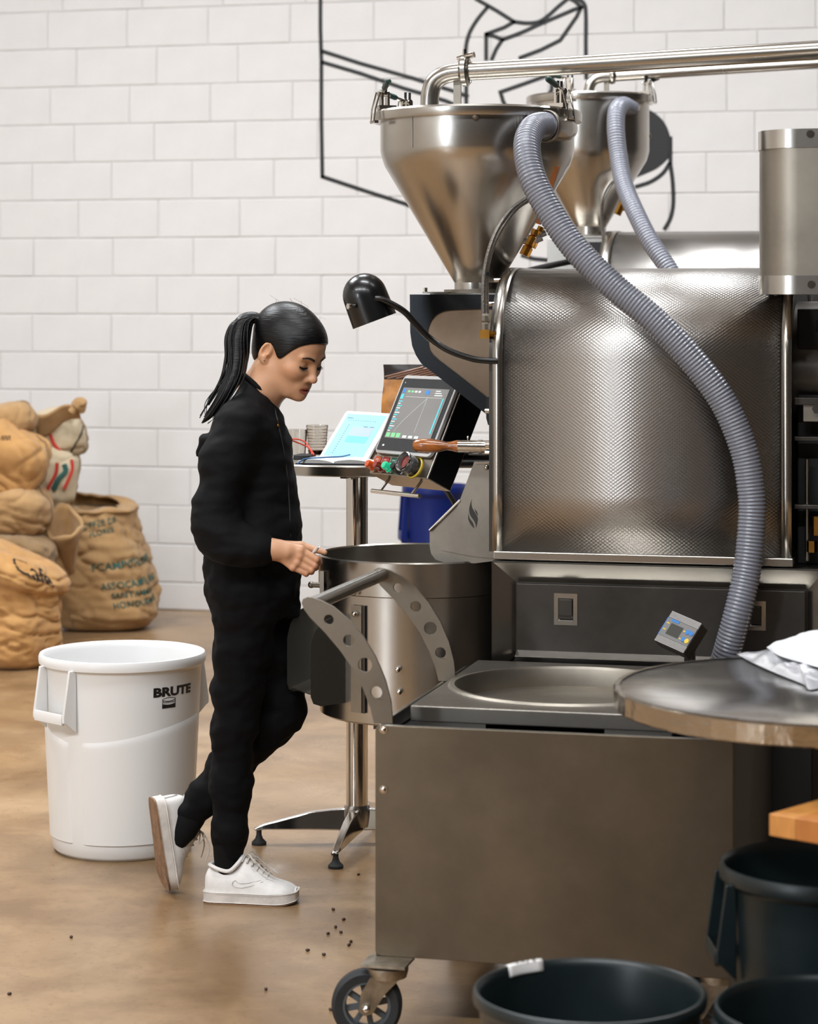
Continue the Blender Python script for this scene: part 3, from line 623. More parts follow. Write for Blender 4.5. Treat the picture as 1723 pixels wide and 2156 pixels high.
for a in (.07, .232): MB().tube([q(a, .0, .03), q(a, -.05, .014)], .0045, 10).build('handle_post', CHROME, cp)
MB().tube([q(.03, -.05, .014), q(.275, -.05, .014)], .0065, 12).build('handle', CHROME, cp)
ar = MB(); ar.obox(q(.10, .08, CDP), cw * .06, chh * .06, -cn * .06); e = q(.13, .11, CDP + .03); ar.tube([e, Vector((RX0 - .02, 6.99, e.z)), Vector((RX0, 6.99, e.z))], .028, 16); ar.build('mounting_arm', BLACKM, cp)
MB().tube(cr([q(CWD - .02, .01, CDP - .02), P(953, 1052, 7.02), P(966, 1082, 7.06), P(985, 1120, 7.06), Vector((RX0, 6.9, .94))], 6), .008, 10).build('panel_cable', BLACKP, cp)
# ---------------------------------------------------------------- gooseneck lamp
LZ = 6.43
lt, lb = P(752, 578, LZ), P(789, 676, LZ); lax = (lb - lt)
lamp = thing('gooseneck_lamp', 'small black gooseneck work lamp with domed metal shade beside the hopper', 'lamp', (RX0, P(1037, 760, LZ).y, P(1037, 760, LZ).z))
hgt = lax.length; prof = [(0, 0)] + [(.0605 * math.sin(R_(a)), .0605 * (1 - math.cos(R_(a)))) for a in range(10, 91, 10)] + [(.0615, .09), (.0625, hgt)] + [(.0595, hgt), (.0585, .07), (.04, .02), (0, .012)]
MB().lathe(prof, lt, 48, lax).build('lamp_shade', BLACKM, lamp, smooth=40)
MB().ball(lt + lax * .62, .022, 14, 10).build('bulb', pmat('dead_bulb', (200, 200, 196), .3), lamp)
n0 = lax.normalized(); sd = (-FV * .97 - RV * .2).normalized(); sd = (sd - n0 * sd.dot(n0)).normalized()
pp = P(747, 645, LZ - .055); MB().cyl(pp, pp - RV * .010 - FV * .012, .006, 12).cyl(pp - RV * .012 - FV * .012, pp - RV * .018 - FV * .016, .008, 12).build('switch', CHROME, lamp)
MB().tube(cr([P(790, 628, LZ - .05), P(808, 632, LZ - .05), P(850, 655, LZ - .04), P(878, 685, LZ - .02), P(905, 712, LZ), P(945, 738, LZ), P(990, 754, LZ), P(1020, 759, LZ), P(1048, 760, LZ)], 8), .0088, 12).build('gooseneck', BLACKM, lamp)
# ---------------------------------------------------------------- ribbed hoses
def ribbed(name, pts, r, pitch, mat, label):
    c = cr(pts, 14); L = [0]
    for a, b in zip(c, c[1:]): L.append(L[-1] + (b - a).length)
    tot = L[-1]; n = int(tot / pitch * 6); out = []; rs = []; k = 0
    for i in range(n + 1):
        s = tot * i / n
        while k < len(L) - 2 and L[k + 1] < s: k += 1
        out.append(c[k].lerp(c[k + 1], (s - L[k]) / max(1e-9, L[k + 1] - L[k]))); ph = (i % 6)
        rs.append(r * (1.0 if ph in (0, 1) else .975 if ph in (5, 2) else .93))
    return single(MB().tube(out, rs, 28, cap=False).build(name, mat, smooth=60), label, 'hose')
HOSE = pmat('grey_ribbed_plastic', (120, 122, 132), .28, 0, coat=.35, spec=.6)
ribbed('ribbed_hose', [P(1160, 267, 6.605), P(1143, 264, 6.58), P(1122, 272, 6.52), P(1110, 305, 6.45), P(1118, 362, 6.40), P(1146, 424, 6.37), P(1207, 517, 6.33), P(1290, 601, 6.29), P(1375, 672, 6.26), P(1448, 746, 6.245), P(1521, 842, 6.235), P(1566, 945, 6.23), P(1583, 1040, 6.225), P(1583, 1110, 6.22), P(1573, 1205, 6.21), P(1553, 1295, 6.2), P(1532, 1372, 6.215), P(1519, 1415, 6.25), P(1512, 1440, 6.31)], .0375, .0098, HOSE, 'thick grey ribbed hose hanging from the near hopper across the drum cover')
# ================================================================ FAR COFFEE ROASTER
SC = 1.0
Z2 = 9.2
c2 = P(1243, 207, Z2); s2 = Z2 / FPX
r2 = thing('coffee_roaster', 'second stainless steel coffee roaster standing behind, against the block wall', 'roaster', (c2.x + .5, c2.y, 0))
zv = lambda v: CH + (HY - v) * s2
h2 = hopper(r2, c2.x, c2.y, zv(203), 134 * s2, 124 * s2, zv(330), zv(478), 34 * s2, zv(500), None, .03, [(-100, -1, .95), (-10, 1, .95)])
p = P(1366, 286, Z2); MB().ball(p, .012, 10, 8).build('rivet', STEELD, h2)
st2 = P(1318, 222, 9.02)
MB().tube([st2, P(1348, 231, 9.16)], .036, 20).build('inlet_stub', STEEL, h2)
X20 = P(1283, 600, 8.95).x; Y20 = c2.y - .42; Y21 = c2.y + .42; zt2 = zv(480) - .02
sec2 = [(Y20, .9)] + [(Y20 + .3 - .3 * math.cos(R_(a)), zt2 - .3 + .3 * math.sin(R_(a))) for a in range(0, 91, 9)] + [(Y21 - .3 + .3 * math.sin(R_(a)), zt2 - .3 + .3 * math.cos(R_(a))) for a in range(0, 91, 9)] + [(Y21, .9)]
cover('drum_cover', X20, X20 + .95, sec2, DIMP, r2)
cover('cover_band', X20 - .02, X20 + .02, [(y + (-.004 if y < c2.y else .004), z + .004) for y, z in sec2], STEEL, r2)
MB().prism([(X20 - .012, y, z) for y, z in sec2], (.012, 0, 0)).build('front_plate', STEELX, r2, smooth=20)
MB().box((X20 - .01, Y20, .08), (X20 + 1.0, Y21, .9)).build('base_cabinet', STEELX, r2, bevel=.004)
for x in (X20 + .08, X20 + .9):
    for y in (Y20 + .1, Y21 - .1): MB().cyl((x, y, 0), (x, y, .085), .03, 14).build('foot', BLACKM, r2)
a2, b2 = P(1163, 503, Z2), P(1283, 620, Z2)
MB().box((a2.x, c2.y - .14, 1.55), (X20, c2.y + .14, zv(503))).build('bean_chute', STEEL, r2, bevel=.003)
MB().box((a2.x + .10, c2.y - .15, zv(545)), (X20 + .0, c2.y - .13, zv(512))).build('chute_window', BLACKM, r2)
MB().box((c2.x - .12, c2.y - .15, zv(503)), (c2.x + .14, c2.y + .12, zv(499))).build('slide_gate', STEEL, r2)
for du, dz in ((0, 0), (7, .012)):
    MB().tube(cr([P(1300 + du, 372, 9.0), P(1283 + du * .8, 388, 8.98 + dz), P(1270 + du * .6, 415, 8.97), P(1266 + du * .4, 450, 8.97 + dz), P(1270 + du * .3, 500, 8.97), P(1271, 522, 8.97)], 6), .005, 8).build('braided_hose', BRAID, r2)
f2 = P(1272, 510, 8.97); MB().lathe([(0, 0), (.011, 0), (.011, -.02), (.009, -.024), (.012, -.028), (.012, -.04), (0, -.04)], f2, 8).build('hose_coupling', CHROME, r2)
MB().cbox(f2 + Vector((0, 0, -.052)), (.03, .03, .022)).build('brass_elbow', BRASS, r2)
a, b = P(1312, 425, 9.0), P(1300, 452, 9.0); MB().cyl(a, b, .014, 8).cyl(a.lerp(b, .5), a.lerp(b, .5) + RV * .03, .01, 8).build('brass_valve', BRASS, r2)
MB().tube(cr([P(1100, 574, 8.6), P(1130, 566, 8.7), P(1175, 556, 8.9), P(1215, 548, 9.0)], 6), .012, 10).build('power_cable', BLACKP, r2)
pipe2 = thing('conveying_pipe', 'thinner stainless steel conveying pipe rising from the far hopper lid', 'pipe', P(1240, 203, Z2 - .02))
MB().tube(cr([P(1240, 205, Z2 - .03), P(1240, 192, Z2 - .03), P(1246, 174, Z2 - .03), P(1260, 164, Z2 - .03), P(1290, 161, Z2 - .03)], 6), .0205, 24).build('elbow', STEEL, pipe2)
yy = P(1290, 161, Z2 - .03).y
MB().tube([P(1288, 161, Z2 - .03), PY(1500, 147, yy), PY(1760, 131, yy)], .0205, 24).build('straight_run', STEEL, pipe2)
MB().lathe([(.026, -.012), (.030, 0), (.026, .012)], P(1289, 160, Z2 - .03), 24, RV).build('pipe_clamp', CHROME, pipe2, solid=.006)
MB().box(P(1272, 203, Z2 - .02), P(1283, 170, Z2 - .01)).build('pipe_support', STEELD, pipe2)
ribbed('ribbed_hose', [P(1328, 226, 9.04), P(1312, 222, 8.98), P(1300, 232, 8.9), P(1297, 270, 8.85), P(1303, 330, 8.8), P(1315, 390, 8.72), P(1340, 450, 8.62), P(1372, 512, 8.54), P(1412, 572, 8.48), P(1450, 640, 8.45), P(1480, 740, 8.45)], .034, .0115, HOSE, 'thinner grey ribbed hose hanging from the far hopper')
# ================================================================ THE PERSON
class Field:
    """blended solid: a list of distance functions, meshed on a rectilinear grid"""
    def __init__(s): s.ops = []
    def add(s, fn, c, R, k=.01, sub=False): s.ops.append((fn, Vector(c), R, k, sub)); return s
    def cap(s, a, b, ra, rb=None, k=.012):
        a, b = Vector(a), Vector(b); rb = ra if rb is None else rb; d = b - a; L2 = max(d.dot(d), 1e-9)
        def fn(x, y, z):
            t = np.clip(((x - a.x) * d.x + (y - a.y) * d.y + (z - a.z) * d.z) / L2, 0, 1)
            return np.sqrt((x - a.x - t * d.x) ** 2 + (y - a.y - t * d.y) ** 2 + (z - a.z - t * d.z) ** 2) - (ra + (rb - ra) * t)
        return s.add(fn, (a + b) / 2, math.sqrt(L2) / 2 + max(ra, rb), k)
    def chain(s, pts, k=.012):
        for (a, ra), (b, rb) in zip(pts, pts[1:]): s.cap(a, b, ra, rb, k)
        return s
    def ell(s, c, r, M=None, k=.012, sub=False):
        c = Vector(c); M = M or Matrix.Identity(3); r = Vector(r)
        def fn(x, y, z):
            X, Y, Z = x - c.x, y - c.y, z - c.z
            p = [(M[i][0] * X + M[i][1] * Y + M[i][2] * Z) for i in range(3)]
            k0 = np.sqrt(sum((p[i] / r[i]) ** 2 for i in range(3))); k1 = np.sqrt(sum((p[i] / r[i] ** 2) ** 2 for i in range(3)))
            return k0 * (k0 - 1) / np.maximum(k1, 1e-6)
        return s.add(fn, c, max(r), k, sub)
    def stack(s, rows, k=.03):
        """lofted trunk: rows (z, cx, a, cy, b) from low to high"""
        Z, X, A, Y, B = [np.array(q) for q in zip(*rows)]
        def fn(x, y, z):
            zz = np.clip(z, Z[0], Z[-1]); i = lambda V: np.interp(zz, Z, V)
            a, b = i(A), i(B); d = (np.sqrt(((x - i(X)) / a) ** 2 + ((y - i(Y)) / b) ** 2) - 1) * np.minimum(a, b)
            e = np.maximum(Z[0] - z, z - Z[-1])
            return np.where(e > 0, np.sqrt(np.maximum(d, 0) ** 2 + e ** 2) + np.minimum(np.maximum(d, e), 0), np.maximum(d, e))
        c = Vector((float(X.mean()), float(Y.mean()), float((Z[0] + Z[-1]) / 2)))
        return s.add(fn, c, float(max((Z[-1] - Z[0]) / 2, A.max() + np.ptp(X), B.max())) + .02, k)
    @staticmethod
    def mix(F, d, k, sub):
        if sub: d = -d; h = np.clip(.5 - .5 * (d - F) / k, 0, 1); return F * h + d * (1 - h) + k * h * (1 - h)
        h = np.clip(.5 + .5 * (d - F) / k, 0, 1); return d + (F - d) * h - k * h * (1 - h)
    def ev(s, p):
        x, y, z = [np.array([q[i] for q in p], float) for i in range(3)]; F = np.full(len(x), 1.0)
        for fn, c, R, k, sub in s.ops: F = s.mix(F, fn(x, y, z), k, sub)
        return F
    def bounds(s):
        ops = [o for o in s.ops if not o[4]]
        return [(min(o[1][i] - o[2] for o in ops) - .012, max(o[1][i] + o[2] for o in ops) + .012) for i in range(3)]
    def mesh(s, axes):
        F = np.full([len(a) for a in axes], 1.0, np.float32)
        for fn, c, R, k, sub in s.ops:
            m = R + k + .035; sl = []
            for i in range(3):
                lo, hi = np.searchsorted(axes[i], c[i] - m), np.searchsorted(axes[i], c[i] + m); sl.append(slice(lo, hi))
            if any(q.stop <= q.start for q in sl): continue
            x, y, z = axes[0][sl[0]][:, None, None], axes[1][sl[1]][None, :, None], axes[2][sl[2]][None, None, :]
            F[tuple(sl)] = s.mix(F[tuple(sl)], fn(x, y, z), k, sub)
        return nets(F, axes)
def nets(F, axes):
    ins = F < 0; n = np.array(F.shape) - 1
    cnt = np.zeros(n, np.int8)
    cor = [(i, j, k) for i in (0, 1) for j in (0, 1) for k in (0, 1)]
    for i, j, k in cor: cnt += ins[i:n[0] + i, j:n[1] + j, k:n[2] + k]
    act = np.argwhere((cnt > 0) & (cnt < 8)); I, J, K = act.T
    val = {c: F[I + c[0], J + c[1], K + c[2]] for c in cor}
    acc = np.zeros((len(act), 3)); num = np.zeros(len(act))
    for a in cor:
        for ax_ in range(3):
            if a[ax_]: continue
            b = list(a); b[ax_] = 1; b = tuple(b); fa, fb = val[a], val[b]; m = (fa < 0) != (fb < 0)
            t = np.where(m, fa / np.where(m, fa - fb, 1), 0); p = np.tile(np.array(a, float), (len(act), 1)); p[:, ax_] += t
            acc[m] += p[m]; num[m] += 1
    loc = acc / num[:, None]; pos = np.zeros_like(loc)
    for d, idx in enumerate((I, J, K)): A = axes[d]; pos[:, d] = A[idx] + loc[:, d] * (A[idx + 1] - A[idx])
    vid = np.full(n, -1, np.int32); vid[I, J, K] = np.arange(len(act)); faces = []
    for d in range(3):
        o1, o2 = [q for q in range(3) if q != d]; A = np.take(ins, range(0, F.shape[d] - 1), d); B = np.take(ins, range(1, F.shape[d]), d)
        e = np.argwhere(A != B); e = e[(e[:, o1] > 0) & (e[:, o2] > 0) & (e[:, o1] < n[o1]) & (e[:, o2] < n[o2])]
        q = []
        for da, db in ((1, 1), (0, 1), (0, 0), (1, 0)):
            c = e.copy(); c[:, o1] -= da; c[:, o2] -= db; q.append(vid[c[:, 0], c[:, 1], c[:, 2]])
        q = np.stack(q, 1); fl = A[e[:, 0], e[:, 1], e[:, 2]]
        if d == 1: fl = ~fl
        q[~fl] = q[~fl][:, ::-1]; faces.append(q)
    return pos, np.concatenate(faces)
def axis(lo, hi, fine, hf, hc):
    out = [lo]
    while out[-1] < hi:
        x = out[-1]; out.append(x + (hf if any(a <= x <= b for a, b in fine) else hc))
    return np.array(out)
ZB = 6.42
def B(u, v, dy=0.0): return CF(u, v, ZB + dy)
PXM = ZB / FPX
PB = C2W(B(500, 1896, 0.03)); PB.z = 0
def pobj(name, pos, faces, mat, parent=None, wob=None, smoothing=0):
    """mesh in camera-aligned metres -> object in the world"""
    if wob:
        amp, sc, seed = wob; me0 = D.meshes.new('t'); me0.from_pydata(pos.tolist(), [], faces.tolist()); me0.update()
        nr = np.zeros(len(pos) * 3); me0.vertices.foreach_get('normal', nr); nr = nr.reshape(-1, 3); D.meshes.remove(me0)
        w = np.array([noise.noise((p[0] * sc[0] + seed, p[1] * sc[1], p[2] * sc[2])) + .5 * noise.noise((p[0] * sc[0] * 2.3, p[1] * sc[1] * 2.3 + seed, p[2] * sc[2] * 2.3)) for p in pos]); pos = pos + nr * (w * amp)[:, None]
    W = np.stack([pos[:, 0] * C14 - pos[:, 1] * S14 - PB.x, pos[:, 0] * S14 + pos[:, 1] * C14 - PB.y, pos[:, 2]], 1)
    me = D.meshes.new(name); me.from_pydata(W.tolist(), [], faces.tolist()); me.update(); me.shade_smooth(); me.materials.append(mat)
    o = D.objects.new(name, me); COL.objects.link(o); OFF[o.name] = PB.copy()
    if parent: o.parent = parent
    else: o.location = PB
    if smoothing: md = o.modifiers.new('relax', 'SMOOTH'); md.factor = .5; md.iterations = smoothing
    return o
# ---------------------------------------------------------------- head frame
HP, HYW = R_(25), R_(35)
hf = Vector((math.cos(HP) * math.cos(HYW), -math.cos(HP) * math.sin(HYW), -math.sin(HP))); hl_ = Vector((math.sin(HYW), math.cos(HYW), 0)); hu = hf.cross(hl_)
HM = Matrix((hf, hl_, hu)); HO = B(608, 738)                     # HM @ (p - HO) gives head coordinates
def H(x, y, z): return HO + hf * x + hl_ * y + hu * z
sk = Field()
sk.ell(H(-.014, 0, .034), (.098, .074, .084), HM, .01)
sk.ell(H(.034, 0, .036), (.062, .062, .062), HM, .03)
sk.ell(H(.034, 0, -.028), (.060, .058, .070), HM, .03)
for s in (-1, 1):
    sk.ell(H(.060, .036 * s, -.026), (.028, .025, .024), HM, .03)
    sk.cap(H(.0, .052 * s, -.046), H(.060, .022 * s, -.092), .017, .014, .03)
sk.ell(H(.040, 0, -.076), (.050, .040, .030), HM, .03)
sk.ell(H(.084, 0, -.095), (.016, .017, .014), HM, .020)
for s in (-1, 1): sk.ell(H(.104, .033 * s, -.001), (.020, .019, .013), HM, .016, sub=True)
for s in (-1, 1):
    sk.ell(H(.0745, .032 * s, -.003), (.0150, .0165, .0125), HM, .006)
    sk.cap(H(.090, .012 * s, .018), H(.082, .044 * s, .020), .007, .006, .014)
sk.cap(H(.090, 0, .010), H(.1065, 0, -.030), .0065, .0090, .012)
sk.ell(H(.1075, 0, -.036), (.0125, .0115, .0100), HM, .008)
for s in (-1, 1):
    sk.ell(H(.0955, .0125 * s, -.0405), (.0100, .0075, .0080), HM, .006)
    sk.ell(H(.0985, .0065 * s, -.0490), (.0055, .0036, .0040), HM, .004, sub=True)
sk.ell(H(.084, 0, -.066), (.014, .026, .020), HM, .016)
for s in (-1, 1):
    sk.cap(H(.0970, .004 * s, -.0655), H(.0860, .0215 * s, -.0715), .0052, .0030, .005)
    sk.cap(H(.0955, .000 * s, -.0790), H(.0860, .0190 * s, -.0735), .0064, .0034, .005)
sk.ell(H(.104, 0, -.0722), (.016, .024, .0014), HM, .003, sub=True)
# ears
for s in (-1, 1):
    EM = Matrix((hf, hl_, hu)); e = H(-.016, .0725 * s, -.008)
    rot = Matrix.Rotation(R_(-14), 3, 'Y') @ Matrix.Rotation(R_(18) * s, 3, 'Z') @ HM
    sk.ell(e, (.0165, .0075, .031), rot, .006); sk.ell(e + hl_ * .004 * s, (.0165, .008, .031), rot, .004)
    sk.ell(e + hl_ * .0125 * s + hf * .003 + hu * .005, (.0095, .0105, .019), rot, .003, sub=True); sk.cap(e + hl_ * .007 * s + hf * .010 - hu * .006, e + hl_ * .007 * s + hf * .008 - hu * .014, .004, .004, .003)
    sk.ell(e - hu * .025 + hf * .006 + hl_ * .003 * s, (.009, .0055, .009), rot, .006)
# neck, trunk, limbs (under the clothes)
sk.chain([(H(-.030, 0, -.030), .052), (B(566, 800, .012), .050), (B(548, 828, .02), .054), (B(532, 870, .03), .065)], .03)
sk.stack([(B(0, 1250).z, B(528, 0).x, .085, ZB + .04, .14), (B(0, 1150).z, B(528, 0).x, .085, ZB + .04, .12), (B(0, 1000).z, B(522, 0).x, .085, ZB + .04, .125), (B(0, 900).z, B(515, 0).x, .075, ZB + .035, .15), (B(0, 868).z, B(520, 0).x, .05, ZB + .03, .13)], .03)
sk.chain([(B(508, 895, -.09), .040), (B(446, 1108, -.145), .032), (B(500, 1148, -.158), .028), (B(560, 1155, -.155), .0240), (B(578, 1158, -.155), .0235)], .02)
sk.chain([(B(505, 888, .19), .048), (B(462, 1090, .22), .040), (B(545, 1160, .21), .028), (B(585, 1180, .2), .03), (B(610, 1190, .2), .026)], .02)
sk.chain([(B(528, 1250, -.01), .070), (B(500, 1500, 0), .038), (B(486, 1640, 0), .042), (B(481, 1780, .0), .028), (B(478, 1850, .0), .026)], .03)
sk.chain([(B(545, 1250, .09), .070), (B(588, 1492, .09), .038), (B(490, 1605, .085), .040), (B(415, 1708, .08), .024), (B(398, 1738, .078), .022)], .03)
# right hand: palm, four fingers, thumb
dh = -.155
sk.cap(B(578, 1157, dh), B(602, 1162, dh), .0235, .024, .02)
for (u0, v0, u1, v1, r0, r1) in ((592, 1150, 634, 1157, .015, .0125), (594, 1157, 632, 1169, .015, .0125), (592, 1164, 626, 1183, .014, .0115), (590, 1170, 617, 1194, .013, .0105)):
    sk.cap(B(u0, v0, dh + .004), B(u1, v1, dh), r0, r1, .010)
fing = [([(634, 1158, 0), (667, 1177, -.004), (672, 1184, .022), (655, 1178, .036)], .0098), ([(632, 1170, .0), (663, 1190, -.002), (665, 1195, .022), (647, 1187, .034)], .0096),
        ([(626, 1184, .0), (656, 1200, .0), (656, 1204, .022), (640, 1196, .032)], .0090), ([(617, 1195, .0), (645, 1207, .003), (645, 1209, .020), (630, 1202, .028)], .0080)]
for pts, r in fing:
    q = [B(u, v, dh + d) for u, v, d in pts]
    sk.cap(q[0], q[1], r * 1.0, r * .93, .0025); sk.cap(q[1], q[2], r * .95, r * .88, .003); sk.cap(q[2], q[3], r * .88, r * .78, .003)
    sk.ell(q[0] - Vector((0, .004, 0)), (r * 1.05, r * 1.05, r * 1.0), None, .006)
q = [B(592, 1150, dh + .026), B(634, 1149, dh + .034), B(664, 1157, dh + .030), B(684, 1163, dh + .024)]
sk.cap(q[0], q[1], .016, .0115, .012); sk.cap(q[1], q[2], .0105, .0092, .006); sk.cap(q[2], q[3], .0092, .0070, .004)
bd = sk.bounds()
hz_ = [(H(0, 0, 0).z - .16, H(0, 0, 0).z + .13), (B(0, 1215).z, B(0, 1130).z)]
hx = [(B(500, 0).x, B(700, 0).x)]
axes = [axis(bd[0][0], bd[0][1], hx, .0022, .008), axis(bd[1][0], bd[1][1], [(ZB - .20, ZB + .105)], .0026, .008), axis(bd[2][0], bd[2][1], hz_, .0022, .008)]
pos, fac = sk.mesh(axes)
def skin_mat():
    m = D.materials.new('skin'); m.use_nodes = True; nt = m.node_tree; b = nt.nodes['Principled BSDF']
    at = nt.nodes.new('ShaderNodeAttribute'); at.attribute_name = 'tint'; nt.links.new(at.outputs['Color'], b.inputs['Base Color'])
    b.inputs['Roughness'].default_value = .42; b.inputs['Subsurface Weight'].default_value = .12; b.inputs['Subsurface Radius'].default_value = (.012, .005, .003); b.inputs['Subsurface Scale'].default_value = .4
    n = nt.nodes.new('ShaderNodeTexNoise'); n.inputs['Scale'].default_value = 260; bp = nt.nodes.new('ShaderNodeBump'); bp.inputs['Strength'].default_value = .08; bp.inputs['Distance'].default_value = .001
    nt.links.new(n.outputs['Fac'], bp.inputs['Height']); nt.links.new(bp.outputs[0], b.inputs['Normal']); return m
body = pobj('person', pos, fac, skin_mat(), None, smoothing=2)
tag(body, 'person with long black ponytail in black jacket and trousers beside the roaster', 'person')
hc_ = (pos - np.array(HO)) @ np.array(HM).T
base = np.array(lin(214, 162, 126)[:3]); lip = np.array(lin(170, 96, 80)[:3]); chk = np.array(lin(198, 124, 88)[:3]); nail = np.array(lin(226, 178, 160)[:3])
colr = np.tile(base, (len(pos), 1))
def blend(mask, c): global colr; colr = colr * (1 - mask[:, None]) + c * mask[:, None]
dl = np.sqrt(((hc_[:, 1]) / .023) ** 2 + ((hc_[:, 2] + .0725) / .0105) ** 2); blend(np.clip((1.12 - dl) / .2, 0, 1) * (hc_[:, 0] > .07), lip)
for s in (-1, 1): dcx = np.sqrt(((hc_[:, 0] - .062) / .03) ** 2 + ((hc_[:, 1] - .05 * s) / .03) ** 2 + ((hc_[:, 2] + .032) / .02) ** 2); blend(np.clip(1.1 - dcx, 0, 1) * .5, chk)
kn = np.zeros(len(pos))
for pts, r in fing:
    c = np.array(B(*pts[0][:2], dh + pts[0][2])); kn = np.maximum(kn, np.clip(1.2 - np.linalg.norm(pos - c, axis=1) / .016, 0, 1))
    c = np.array(B(*pts[1][:2], dh + pts[1][2])); kn = np.maximum(kn, np.clip(1.2 - np.linalg.norm(pos - c, axis=1) / .014, 0, 1))
blend(kn * .35, np.array(lin(196, 112, 88)[:3]))
ca_ = body.data.color_attributes.new('tint', 'FLOAT_COLOR', 'POINT'); ca_.data.foreach_set('color', np.concatenate([colr, np.ones((len(colr), 1))], 1).ravel())
# ---------------------------------------------------------------- features of the face
def onface(y, z, x0=.13):
    xs = np.linspace(x0, .03, 120); d = sk.ev([H(x, y, z) for x in xs]); i = int(np.argmax(d < 0)); return xs[i]
def cw_(p): return C2W(p)
HAIRM = pmat('black_hair', (6, 5, 6), .38, 0, bump=(40, .4, .003), stretch=(1, 1, 6), spec=.32)
BROWM = pmat('brow_hair', (30, 20, 17), .6)
for s in (-1, 1):
    pts = []; rs = []
    for t in np.linspace(0, 1, 10):
        y = (.014 + .036 * t) * s; z = .0165 + .008 * math.sin(t * 2.4) - .004 * t; pts.append(cw_(H(onface(y, z) - .0002, y, z))); rs.append(.0032 * (1 - .6 * t) + .0005)
    MB().tube(pts, rs, 8).build('eyebrow', BROWM, body)
    pts = []; rs = []
    for t in np.linspace(0, 1, 10):
        y = (.017 + .030 * t) * s; z = -.0085 - .0030 * math.sin(math.pi * t) + .002 * t; pts.append(cw_(H(onface(y, z) + .0004, y, z))); rs.append(.0013 + .0012 * math.sin(math.pi * t ** .8))
    MB().tube(pts, rs, 6).build('eyelid_line', BLACKP, body)
    lash = MB()
    for t in np.linspace(.12, 1, 15):
        y = (.017 + .030 * t) * s; z = -.0085 - .0030 * math.sin(math.pi * t) + .002 * t; x = onface(y, z)
        a = H(x, y, z); lash.tube([cw_(a), cw_(a + hf * .0045 - hu * .0030 + hl_ * .002 * s), cw_(a + hf * .0080 - hu * .0036 + hl_ * .005 * s * t)], [.0006, .0005, .0002], 4)
    lash.build('eyelashes', BLACKP, body)
    pts = []
    for t in np.linspace(0, 1, 8): y = (.018 + .028 * t) * s; z = .0055 + .0018 * math.sin(math.pi * t) - .002 * t; pts.append(cw_(H(onface(y, z) - .0001, y, z)))
    MB().tube(pts, .0005, 5).build('lid_crease', pmat('crease_brown', (120, 70, 48), .6), body)
MB().ball(cw_(H(-.006, -.083, -.031)), .0022, 10, 8).build('ear_stud', CHROME, body)
# ---------------------------------------------------------------- hair
ha = Field()
hlx = np.array([-.13, -.10, -.08, -.055, -.035, -.018, -.005, .010, .020, .030, .040, .055, .070, .085, .10, .13]); hlz = np.array([-.075, -.075, -.070, -.050, -.012, .016, .020, .006, -.008, -.012, .002, .026, .046, .060, .068, .076])
HLX = np.linspace(-.14, .14, 281); HLZ = np.interp(HLX, hlx, hlz); ker = np.exp(-np.linspace(-2, 2, 25) ** 2); ker /= ker.sum(); HLZ = np.convolve(np.pad(HLZ, 12, 'edge'), ker, 'valid')
def hairfn(x, y, z):
    X, Y, Zq = x - HO.x, y - HO.y, z - HO.z
    hx_, hy_, hz = [HM[i][0] * X + HM[i][1] * Y + HM[i][2] * Zq for i in range(3)]
    def el(c, r):
        p = [(hx_ - c[0]), (hy_ - c[1]), (hz - c[2])]; k0 = np.sqrt(sum((p[i] / r[i]) ** 2 for i in range(3))); k1 = np.sqrt(sum((p[i] / r[i] ** 2) ** 2 for i in range(3))); return k0 * (k0 - 1) / np.maximum(k1, 1e-6)
    d = Field.mix(Field.mix(Field.mix(el((-.016, 0, .036), (.107, .083, .091)), el((.032, 0, .038), (.069, .0695, .067)), .02, False), el((-.05, 0, -.02), (.055, .062, .06)), .02, False), el((.028, 0, .0), (.058, .0700, .060)), .02, False)
    cut = (np.interp(hx_, HLX, HLZ) - hz) * .8
    return np.maximum(d, cut)
ha.add(hairfn, H(-.01, 0, .03), .14, .004)
ha.chain([(H(-.098, 0, .032), .022), (H(-.118, 0, .037), .017)], .012)
b_ = ha.bounds(); hp, hfc = ha.mesh([axis(b_[i][0], b_[i][1], [], .0026, .0026) for i in range(3)])
hair = pobj('hair', hp, hfc, HAIRM, body, smoothing=2); hair['label'] = 'black hair pulled back tight'
MB().lathe([(.019, -.008), (.0215, -.004), (.0215, .004), (.019, .008)], cw_(H(-.114, 0, .036)), 20, cw_(H(-.13, 0, .04)) - cw_(H(-.10, 0, .032))).build('hair_tie', BLACKP, hair)
rnd = random.Random(5); tail = MB()
core = [(553, 675, .0, .016), (532, 669, .0, .020), (512, 680, -.01, .028), (503, 710, -.02, .033), (501, 750, -.03, .031), (493, 790, -.045, .028), (476, 825, -.06, .024), (456, 855, -.07, .017), (438, 878, -.075, .010), (426, 890, -.075, .003)]
cp_ = cr([cw_(B(u, v, d)) for u, v, d, r in core], 6); rr_ = np.interp(np.linspace(0, 1, len(cp_)), np.linspace(0, 1, len(core)), [c[3] * .82 for c in core])
tail.tube(cp_, list(rr_), 14)
